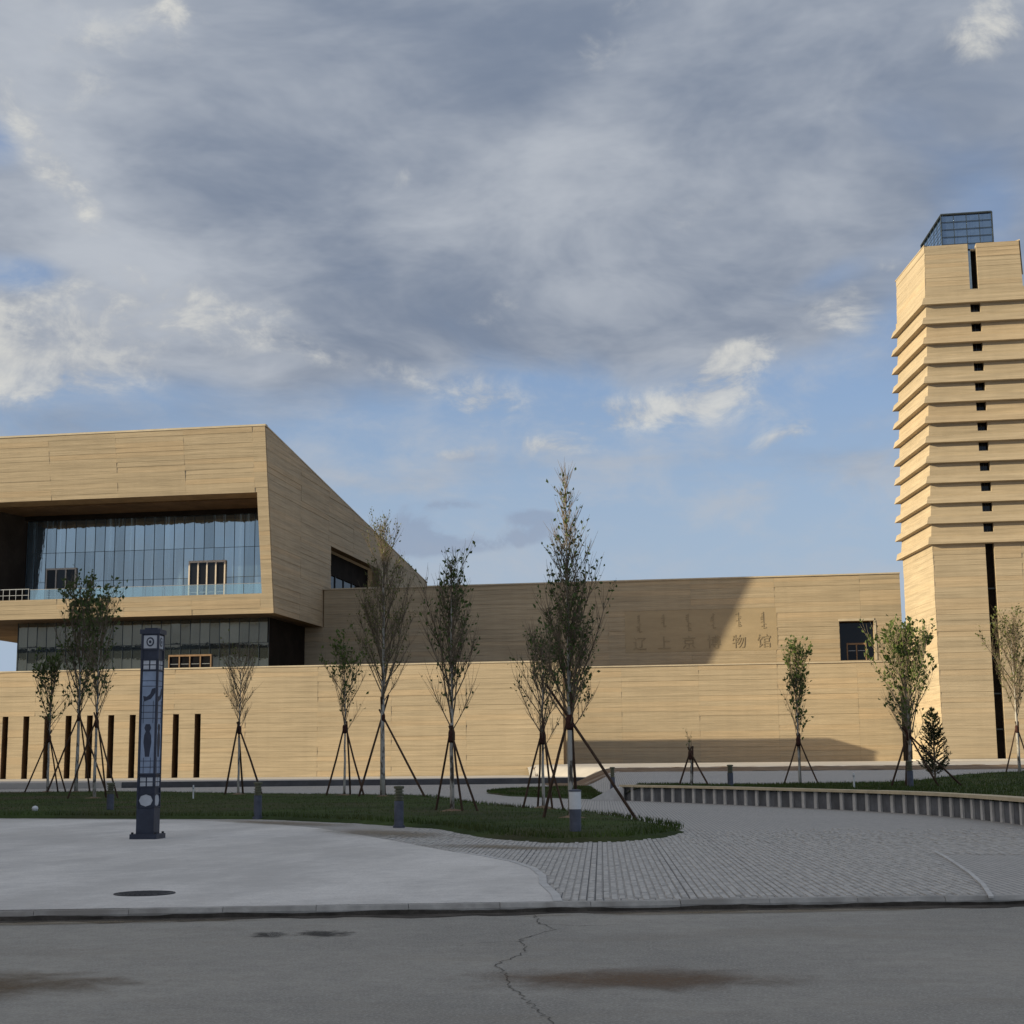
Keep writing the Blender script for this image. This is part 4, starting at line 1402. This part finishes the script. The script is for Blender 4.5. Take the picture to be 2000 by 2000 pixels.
MB().hexa([(-7.6, 61.6, P0 - .03), (-6.15, 61.6, P0 - .03), (-5.9, 62.6, P0 - .03), (-7.6, 63.2, P0 - .03), (-6.55, 61.62, P0 + .50), (-6.15, 61.62, P0 + .50), (-5.9, 62.6, P0 + .50), (-6.7, 63.2, P0 + .50)]).build('end_block', 'fin', sw_)
settle(sw_)

# ------------------------------------------------------------------ manhole cover
mh = thing('manhole_cover', 'round black iron manhole cover set in the pale concrete apron', 'manhole cover', (-7.51, 17.75, P0))
MB().lathe([(0.36, 0.0), (0.36, 0.012), (0.335, 0.014), (0.335, 0.004)], 32).build('ring', 'iron', mh)
lid = MB().lathe([(0.33, 0.0), (0.33, 0.010), (0.31, 0.013)], 32).build('lid', 'iron', mh)
mb = MB()
for i in range(-4, 5):
    L = math.sqrt(max(0.02, 0.29 ** 2 - (i * .06) ** 2))
    mb.box(i * .06 - .012, i * .06 + .012, -L, L, 0.0132, 0.018)
mb.build('rib', 'iron', lid)

# ------------------------------------------------------------------ ornamental lamp pillar
lp = thing('lamp_pillar', 'tall square navy lamp pillar with pale lattice panels on the plaza', 'lamp', (-13.13, 31.1, P0 + .003), RAD(4))
W = 0.19
MB().box(-.29, .29, -.29, .29, 0, .10).build('base_plate', 'navy_metal', lp)
for sx in (-1, 1):
    for sy in (-1, 1):
        MB().lathe([(.028, .10), (.028, .135), (.014, .14)], 6, (sx * .245, sy * .245)).build('anchor_bolt', 'iron', lp)
U_ = lambda y: (1830 - y) * 0.002545
MB().box(-W, W, -W, W, .10, U_(1585)).build('plinth', 'navy_metal', lp)
MB().box(-W + .02, W - .02, -W + .02, W - .02, U_(1584.9), U_(150)).build('core', 'navy_metal', lp)
for sx in (-1, 1):
    for sy in (-1, 1):
        x, y = sx * (W - .016), sy * (W - .016)
        MB().box(x - .02, x + .02, y - .02, y + .02, U_(1584), U_(152)).build('corner_post', 'navy_metal', lp)
for yy in (1575, 1465, 1412, 1325, 1310, 452, 366, 278):
    z = U_(yy)
    MB().box(-W - .004, W + .004, -W - .004, W + .004, z - .012, z + .012).build('band', 'navy_metal', lp)
MB().box(-W - .03, W + .03, -W - .03, W + .03, U_(150), U_(112)).build('cap', 'navy_metal', lp)
MB().box(-W + .05, W - .05, -W + .05, W - .05, U_(111.8), U_(98)).build('cap', 'navy_metal', lp)
def face_part(rot, name, m, pts, d0, d1, parent=lp):
    """flat ornament on one face: outline (x, z) with thickness d0..d1 in front of the core"""
    R_ = Matrix.Rotation(rot, 4, 'Z')
    y0, y1 = -(W - .02) - d0, -(W - .02) - d1
    mb = MB()
    a = [R_ @ Vector((x, y1, z)) for x, z in pts]
    c = [R_ @ Vector((x, y0, z)) for x, z in pts]
    mb.poly(a)
    for k in range(len(pts)):
        k2 = (k + 1) % len(pts)
        mb.poly([a[k], c[k], c[k2], a[k2]])
    return mb.build(name, m, parent)
def rect(x0, x1, z0, z1):
    return [(x0, z0), (x1, z0), (x1, z1), (x0, z1)]
def oval(cx, cz, rx, rz, n=14):
    return [(cx + rx * math.cos(2 * math.pi * k / n), cz + rz * math.sin(2 * math.pi * k / n)) for k in range(n)]
HW = W - .045
for q in range(4):
    R0 = q * math.pi / 2
    face_part(R0, 'emblem_panel', 'lamp_panel_pale', rect(-HW, HW, U_(270), U_(162)), 0, .008)
    face_part(R0, 'emblem_ring', 'navy_metal', oval(0, U_(216), .085, .10), .0081, .014)
    face_part(R0, 'emblem_disc', 'lamp_panel_pale', oval(0, U_(216), .055, .068), .0141, .018)
    face_part(R0, 'emblem_dot', 'navy_metal', oval(0, U_(216), .028, .034), .0181, .022)
    for i in (0, 1):
        for j in (0, 1):
            cxx = (-.5 + i) * .15
            za, zb = (U_(445), U_(412)) if j == 0 else (U_(404), U_(372))
            face_part(R0, 'lattice_pane', 'lamp_panel_pale', rect(cxx - .06, cxx + .06, za, zb), 0, .008)
            za, zb = (U_(1405), U_(1374)) if j == 0 else (U_(1366), U_(1334))
            face_part(R0, 'lattice_pane', 'lamp_panel_pale', rect(cxx - .06, cxx + .06, za, zb), 0, .008)
    face_part(R0, 'light_panel', 'lamp_panel', rect(-HW, HW, U_(1300), U_(462)), 0, .008)
    # dark cut-outs on the light panel: cloud scroll and vase
    face_part(R0, 'scroll', 'navy_metal', [(-.10, U_(712)), (-.02, U_(700)), (.05, U_(690)), (.14, U_(640)), (.14, U_(598)), (.07, U_(606)), (.03, U_(650)), (-.04, U_(672)), (-.12, U_(665))], .0081, .014)
    face_part(R0, 'vase', 'navy_metal', [(-.045, U_(1165)), (.045, U_(1165)), (.06, U_(1110)), (.085, U_(1050)), (.075, U_(990)), (.04, U_(958)), (.075, U_(930)), (.045, U_(898)), (-.045, U_(898)), (-.075, U_(930)), (-.04, U_(958)), (-.075, U_(990)), (-.085, U_(1050)), (-.06, U_(1110))], .0081, .014)
    for yy in (540, 585, 745, 800, 850, 1200, 1250):
        face_part(R0, 'panel_bar', 'navy_metal', rect(-HW, HW, U_(yy) - .006, U_(yy) + .006), .0082, .012)
    for sx in (-1, 1):
        face_part(R0, 'panel_bar', 'navy_metal', rect(sx * .105 - .005, sx * .105 + .005, U_(890), U_(705)), .0083, .012)
        face_part(R0, 'panel_bar', 'navy_metal', rect(sx * .075 - .005, sx * .075 + .005, U_(1298), U_(1172)), .0083, .012)
    face_part(R0, 'octagon_panel', 'lamp_panel_pale', oval(0, U_(1520), HW * 1.02, .125, 8), 0, .008)

# ------------------------------------------------------------------ light bollards
def bollard(x, y, z, h, label, cap='head'):
    t = thing('light_bollard', label, 'bollard', (x, y, z), random.Random(int(x * 100)).uniform(0, 6), 'light bollards along the beds')
    r_ = 0.115
    hb = h * 0.62
    MB().lathe([(r_ + .03, -.08), (r_ + .03, .02), (r_, .022), (r_, hb)], 18).build('post', 'post_blue', t, smooth=False)
    if cap == 'white':
        MB().lathe([(r_ + .004, hb + .002), (r_ + .004, h)], 18).build('lamp_sleeve', 'white_paint', t)
        MB().lathe([(r_ + .012, h + .002), (r_ + .012, h + .03), (.03, h + .045)], 18).build('cap', 'post_blue', t)
        return t
    MB().lathe([(r_ - .03, hb), (r_ - .03, h - .05)], 14).build('lamp_core', 'post_head', t)
    for k in range(5):
        zz = hb + .02 + (h - .09 - hb) * k / 4
        MB().lathe([(r_ + .004, zz), (r_ + .004, zz + .018), (r_ - .02, zz + .03)], 18).build('louvre', 'post_head', t)
    MB().lathe([(r_ + .012, h - .05), (r_ + .012, h - .012), (.05, h)], 18).build('cap', 'post_head', t)
    return t
bollard(-20.86, 46.4, P0 + .05, 0.95, 'light bollard left of the tall lamp pillar, below the clump of three trees')
bollard(-14.66, 42.5, P0 + .03, 1.00, 'light bollard at the grass edge just right of the tall lamp pillar')
bollard(-9.08, 36.6, P0 + .03, 0.95, 'light bollard at the grass edge below the tall pale-trunked poplar')
bollard(-4.02, 30.6, P0 + .03, 0.90, 'navy bollard with a white sleeve near the tip of the grass bed', 'white')
bollard(-7.78, 72.8, P0 + .02, 1.25, 'mossy light bollard beside the left end of the low curved wall')
bollard(-1.98, 62.5, hgt(-1.98, 62.5), 0.85, 'light bollard behind the middle of the low curved wall')
bollard(4.62, 58.2, hgt(4.62, 58.2), 0.95, 'light bollard in front of the bushy tree at the foot of the tower')
def wpost(x, y, z, h, label):
    t = thing('marker_post', label, 'post', (x, y, z))
    MB().lathe([(.05, -.05), (.05, .03), (.032, .035), (.032, h - .03), (.02, h)], 10).build('post', 'white_paint', t)
    MB().lathe([(.037, h * .72), (.037, h * .84)], 10).build('collar', 'steel', t)
wpost(-23.82, 61.0, P0 + .1, 0.62, 'thin white marker post on the grass right of the tall lamp pillar')
wpost(2.53, 56.2, hgt(2.53, 56.2), 0.55, 'thin white marker post behind the low curved wall')
gl_ = thing('ground_light', 'small white globe light at the left end of the grass bed', 'lamp', (-22.69, 45.0, P0 + .10))
MB().lathe([(.03, -.03), (.03, .05)], 10).build('stem', 'steel', gl_)
MB().lathe([(.02, .05), (.075, .08), (.10, .14), (.075, .20), (.02, .225)], 14).build('globe', 'white_paint', gl_, smooth=True)

# ------------------------------------------------------------------ trees
def bent(a, d, L, up, seg, r, wob=0.06):
    """a branch that starts along d and bends upwards"""
    pts = [a.copy()]
    d = d.normalized()
    for k in range(seg):
        d = (d + Vector((0, 0, up)) + Vector((r.uniform(-wob, wob), r.uniform(-wob, wob), r.uniform(-wob, wob)))).normalized()
        pts.append(pts[-1] + d * (L / seg))
    return pts

def along(pts, t):
    f = t * (len(pts) - 1)
    k = min(int(f), len(pts) - 2)
    return pts[k].lerp(pts[k + 1], f - k), (pts[k + 1] - pts[k]).normalized()

def tree(label, x, y, z, H, cb, R, prof, nb, ntw, leaves, ls, lm, tr=0.06, ang=28, seed=1, fork=0, twm='twig_bark', bare=0.15, trunkm='pale_bark', up=0.16, kind='young_tree', bottom_dense=1.0, top_leaf=1.0):
    r = random.Random(seed)
    t = thing(kind, label, 'tree', (x, y, z), 0, 'young trees planted in front of the museum')
    n = 12
    tp = []
    wx, wy = r.uniform(-1, 1), r.uniform(-1, 1)
    for k in range(n + 1):
        f = k / n
        tp.append(Vector((0.05 * wx * math.sin(f * 5) * f + r.uniform(-.015, .015), 0.05 * wy * math.sin(f * 4 + 1) * f + r.uniform(-.015, .015), H * f - .06 * (k == 0))))
    MB().tube(tp, [max(.008, tr * (1 - k / n) ** 0.85 + .004) for k in range(n + 1)], 8).build('trunk', trunkm, t, smooth=True)
    br = MB()
    hosts = []
    for i in range(nb):
        f = (i + r.uniform(0, 1)) / nb
        f = f ** bottom_dense
        hz = cb + (H * 0.97 - cb) * f
        p, d0 = along(tp, min(.99, hz / H))
        rad = R * prof(f) * r.uniform(.6, 1.1)
        a = i * 2.399 + r.uniform(-.5, .5)
        an = RAD(ang * r.uniform(.6, 1.5))
        d = Vector((math.cos(a) * math.sin(an), math.sin(a) * math.sin(an), math.cos(an)))
        L = max(0.25, rad / math.sin(an))
        L = min(L, (H * 1.04 - hz) * 1.1 + .2)
        pts = bent(p, d, L, up * 0.5, 5, r, .11)
        r0 = max(.006, min(tr * .42, .006 + L * .0085))
        br.tube(pts, [r0 * (1 - .8 * k / 5) for k in range(6)], 5, False)
        hosts.append((pts, L, f))
        for k in range(int(ntw * (0.5 + L))):
            u = r.uniform(.25, 1.0)
            q, dd = along(pts, u)
            aa = r.uniform(0, 6.28)
            tw_d = (dd + Vector((math.cos(aa), math.sin(aa), r.uniform(.1, .7))) * 0.75)
            tl = r.uniform(.3, 1.0) * min(1.0, .45 + L * .3)
            tp2 = bent(q, tw_d, tl, .22, 3, r, .1)
            br.tube(tp2, [.0065, .005, .004, .002], 3, False)
            hosts.append((tp2, tl, f))
    br.build('branches', twm, t)
    # leaves
    rn = np.random.default_rng(seed)
    wts = np.array([h[1] * (0.35 + top_leaf * h[2]) * (0 if r.random() < bare else r.uniform(.15, 1.6) ** 2) for h in hosts])
    wts = wts / wts.sum()
    idx = rn.choice(len(hosts), leaves, p=wts)
    vs, fs = [], []
    for i in idx:
        pts = hosts[i][0]
        q, dd = along(pts, rn.uniform(.25, 1.0))
        q = q + Vector(rn.normal(0, .05, 3))
        s_ = ls * rn.uniform(.6, 1.35)
        a = Vector(rn.normal(0, 1, 3)).normalized()
        a = (a * .8 + dd + Vector((0, 0, -.15))).normalized()
        b_ = a.cross(Vector(rn.normal(0, 1, 3))).normalized()
        c_ = a.cross(b_) * s_ * .16
        k = len(vs)
        vs += [tuple(q), tuple(q + a * s_ * .5 + b_ * s_ * .30 + c_), tuple(q + a * s_), tuple(q + a * s_ * .5 - b_ * s_ * .30 + c_)]
        fs += [(k, k + 1, k + 2), (k, k + 2, k + 3)]
    mb = MB()
    mb.vs, mb.fs = vs, fs
    mb.build('crown', lm, t)
    return t

def tripod(label, x, y, z, h, feet, ext, seed=1, pr=0.035):
    """poles leaning together against a trunk, bound where they cross"""
    r = random.Random(seed)
    t = thing('tree_stakes', label, 'tree stakes', (x, y, z), 0, 'tripod stakes propping the young trees')
    for k, (fx, fy) in enumerate(feet):
        a = Vector((fx, fy, -.08))
        ap = Vector((r.uniform(-.03, .03) + .06 * math.copysign(1, fx or .1), r.uniform(-.07, .07) + .05 * (1 if fy > 0 else -1), h))
        d = (ap - a)
        e = ap + d.normalized() * (ext[k] if hasattr(ext, '__len__') else ext)
        m_ = a.lerp(e, .5) + Vector((r.uniform(-.03, .03), r.uniform(-.03, .03), 0))
        MB().tube([a, m_, e], [pr, pr * .92, pr * .8], 7).build('pole', 'stake_wood', t)
    MB().lathe([(.07, h - .20), (.10, h - .12), (.10, h + .08), (.075, h + .18)], 9).build('binding', 'binding', t, smooth=True)
    return t

egg = lambda f: math.sin(math.pi * min(1, (f * .92 + .10))) ** .7
slim = lambda f: (1 - f) ** .8 * .9 + .12
spin = lambda f: (math.sin(math.pi * (f * .85 + .12)) ** .8) * (1 - .35 * f)
vase = lambda f: .35 + .65 * f
# the clump of three at the left
tree('leafy young poplar, leftmost of the clump of three at the left', -39.46, 79.6, .25, 6.6, 3.0, 1.35, egg, 28, 7, 420, .23, 'leaf_dark', .07, 30, 11)
tree('tallest and leafiest tree in the clump of three at the left', -37.55, 79.1, .25, 10.6, 3.6, 2.0, spin, 52, 8, 950, .24, 'leaf_dark', .10, 24, 12)
tree('leafy young poplar, rightmost of the clump of three at the left', -29.07, 63.0, .25, 8.6, 3.2, 1.35, spin, 38, 8, 560, .19, 'leaf_dark', .07, 25, 13)
tripod('tripod stakes around the leftmost tree of the left clump', -39.46, 79.6, .25, 2.9, [(-1.2, -.3), (1.2, -.2), (.1, 1.1)], .5, 1, .045)
tripod('tripod stakes around the tallest tree of the left clump', -37.55, 79.1, .25, 4.0, [(-1.5, -.4), (1.9, -.3), (.2, 1.3)], .5, 2, .05)
tripod('tripod stakes around the rightmost tree of the left clump', -29.07, 63.0, .25, 3.2, [(-1.0, -.5), (1.2, -.2), (.1, 1.0)], .5, 3, .04)
# bare tree
tree('nearly leafless young tree standing against the sunlit wall, right of the lamp pillar', -25.08, 69.9, .25, 6.4, 2.9, 1.25, egg, 30, 9, 130, .12, 'leaf_olive', .055, 32, 14, bare=.5, twm='twig_bark')
tripod('tripod stakes around the nearly leafless tree right of the lamp pillar', -25.08, 69.9, .25, 3.0, [(-.55, -.3), (1.25, -.2), (-.15, 1.1)], .4, 4, .05)
# small tree with scattered leaves
tree('short young tree with scattered leaves just left of the tall pale-trunked poplar', -18.95, 66.4, .25, 6.2, 2.6, 1.15, egg, 26, 7, 380, .18, 'leaf_green', .055, 28, 15)
tripod('tripod stakes around the short tree left of the tall pale-trunked poplar', -18.95, 66.4, .25, 2.9, [(-.75, -.3), (1.0, -.3), (.0, 1.0)], .35, 5, .045)
# tall pale poplar
tree('tall poplar with a long straight pale trunk before the shaded corner', -16.59, 64.0, .25, 11.8, 3.9, 1.65, lambda f: (1 - f) ** .75 + .06, 64, 10, 1500, .11, 'leaf_olive', .11, 29, 16, top_leaf=.1, bottom_dense=1.2)
tripod('wide tripod stakes around the tall pale-trunked poplar', -16.59, 64.0, .25, 3.3, [(-.95, -.4), (1.9, -.2), (-.15, 1.0)], [1.0, .4, .9], 6, .05)
# poplar in front of shaded gallery
tree('mid-height poplar left of the tallest tree, crown against the shaded wall', -9.31, 43.8, .24, 7.1, 2.2, 1.0, lambda f: (1 - f) ** .7 + .08, 44, 10, 620, .13, 'leaf_dark', .065, 24, 17)
tripod('tripod stakes around the mid-height poplar with the whitened trunk', -9.31, 43.8, .24, 2.15, [(-.62, .6), (.38, -.3), (.80, -.1)], .3, 7, .035)
# small tree behind tallest
tree('short leafy tree directly left of and behind the tallest poplar', -7.11, 46.8, .24, 4.9, 1.7, 1.05, egg, 30, 10, 380, .11, 'leaf_dark', .05, 30, 18)
tripod('bundle of stakes around the short tree behind the tallest poplar', -7.11, 46.8, .24, 2.1, [(-.62, -.2), (-.25, .4), (.30, -.2), (.60, .1)], [.5, .3, .9, .4], 8, .035)
# tallest poplar
tree('tallest poplar in the middle, slender top against the sky', -5.11, 38.1, .24, 8.75, 2.1, 1.0, lambda f: .95 * (1 - f) ** 1.15 + .05, 78, 11, 1500, .105, 'leaf_dark', .07, 27, 19, up=.12, bare=.3, top_leaf=-.2, bottom_dense=1.25)
tripod('long stakes around the tallest poplar in the middle', -5.11, 38.1, .24, 2.35, [(.10, .5), (1.62, .1), (-.75, .3)], [.75, 1.1, .9], 9, .04)
# right side
h0 = hgt(-3.57, 63.2)
tripod('short bound bundle of stakes with no tree, left of the sapling', -3.57, 63.2, h0, 1.25, [(-.52, -.1), (.02, .1), (.75, -.1)], .35, 10, .04)
tree('cut-back stump of a sapling inside the short bundle of stakes', -3.57, 63.2, h0, 1.75, 1.0, .22, vase, 9, 2, 14, .08, 'leaf_green', .05, 14, 20)
h0 = hgt(.77, 66.0)
tree('slim upright leafy sapling between the inscription and the square window', .77, 66.0, h0, 5.1, 1.6, .85, vase, 28, 8, 620, .17, 'leaf_green', .05, 16, 21, up=.2)
tripod('tripod stakes around the slim sapling below the inscription', .77, 66.0, h0, 1.75, [(-.68, -.1), (.78, -.1), (.05, .7)], .35, 11, .035)
h0 = hgt(4.75, 59.6)
tree('bushy multi-stemmed tree at the left foot of the tower', 4.75, 59.6, h0, 5.2, 1.3, 1.6, lambda f: .5 + .5 * math.sin(math.pi * f), 46, 8, 1700, .17, 'leaf_green', .07, 26, 22, twm='twig_pale')
tripod('wide stakes around the bushy tree at the left foot of the tower', 4.75, 59.6, h0, 1.9, [(-.75, -.1), (1.05, .2), (-.15, .5), (2.0, .9)], .4, 12, .04)
h0 = hgt(12.05, 83.0)
tree('olive-leaved tree cut by the right edge of the picture', 12.05, 83.0, h0, 7.4, 2.6, 1.5, egg, 42, 10, 1000, .14, 'leaf_olive', .08, 26, 23)
tripod('stakes around the olive-leaved tree at the right edge', 12.05, 83.0, h0, 2.2, [(-.7, -.1), (.7, .2), (.1, .8)], .4, 13, .04)

# evergreen shrub
def conifer(label, x, y, z, H, R, seed):
    r = random.Random(seed)
    t = thing('evergreen_shrub', label, 'shrub', (x, y, z))
    MB().tube([(0, 0, -.05), (0.02, 0, H * .5), (0, 0, H * .98)], [.05, .035, .008], 7).build('trunk', 'twig_bark', t)
    br, vs, fs = MB(), [], []
    rn = np.random.default_rng(seed)
    for i in range(150):
        f = r.random() ** 1.3
        hz = H * (.04 + .9 * f)
        L = R * (1 - f) ** .75 * r.uniform(.65, 1.12) + .12
        a = r.uniform(0, 6.28)
        pts = bent(Vector((0, 0, hz)), Vector((math.cos(a), math.sin(a), r.uniform(.15, .7))), L, .13, 4, r)
        br.tube(pts, [.012, .009, .007, .005, .003], 3, False)
        for k in range(34):
            q, dd = along(pts, rn.uniform(.15, 1))
            d = (dd + Vector(rn.normal(0, .65, 3))).normalized()
            s_ = rn.uniform(.06, .15)
            w = d.cross(Vector(rn.normal(0, 1, 3))).normalized() * s_ * .22
            j = len(vs)
            vs += [tuple(q - w), tuple(q + w), tuple(q + d * s_)]
            fs.append((j, j + 1, j + 2))
    br.build('branches', 'twig_bark', t)
    mb = MB()
    mb.vs, mb.fs = vs, fs
    mb.build('crown', 'needle', t)
conifer('dark green cone-shaped evergreen shrub at the left foot of the tower', 6.95, 73.5, hgt(6.95, 73.5), 3.3, .95, 31)

for k, (x, y) in enumerate(((-39.46, 79.6), (-37.55, 79.1), (-29.07, 63.0), (-25.08, 69.9), (-18.95, 66.4), (-16.59, 64.0), (-9.31, 43.8), (-7.11, 46.8), (-5.11, 38.1))):
    r = random.Random(k + 50)
    n = 18
    R_ = r.uniform(.45, .7)
    rim = [(R_ * r.uniform(.75, 1.2) * math.cos(6.2832 * i / n), R_ * r.uniform(.75, 1.2) * math.sin(6.2832 * i / n)) for i in range(n)]
    mb = MB()
    for i in range(n):
        a, c = rim[i], rim[(i + 1) % n]
        mb.poly([(x, y, P0 + .235), (x + a[0], y + a[1], P0 + .10), (x + c[0], y + c[1], P0 + .10)])
    mb.build('soil_patch', 'soil', BED)
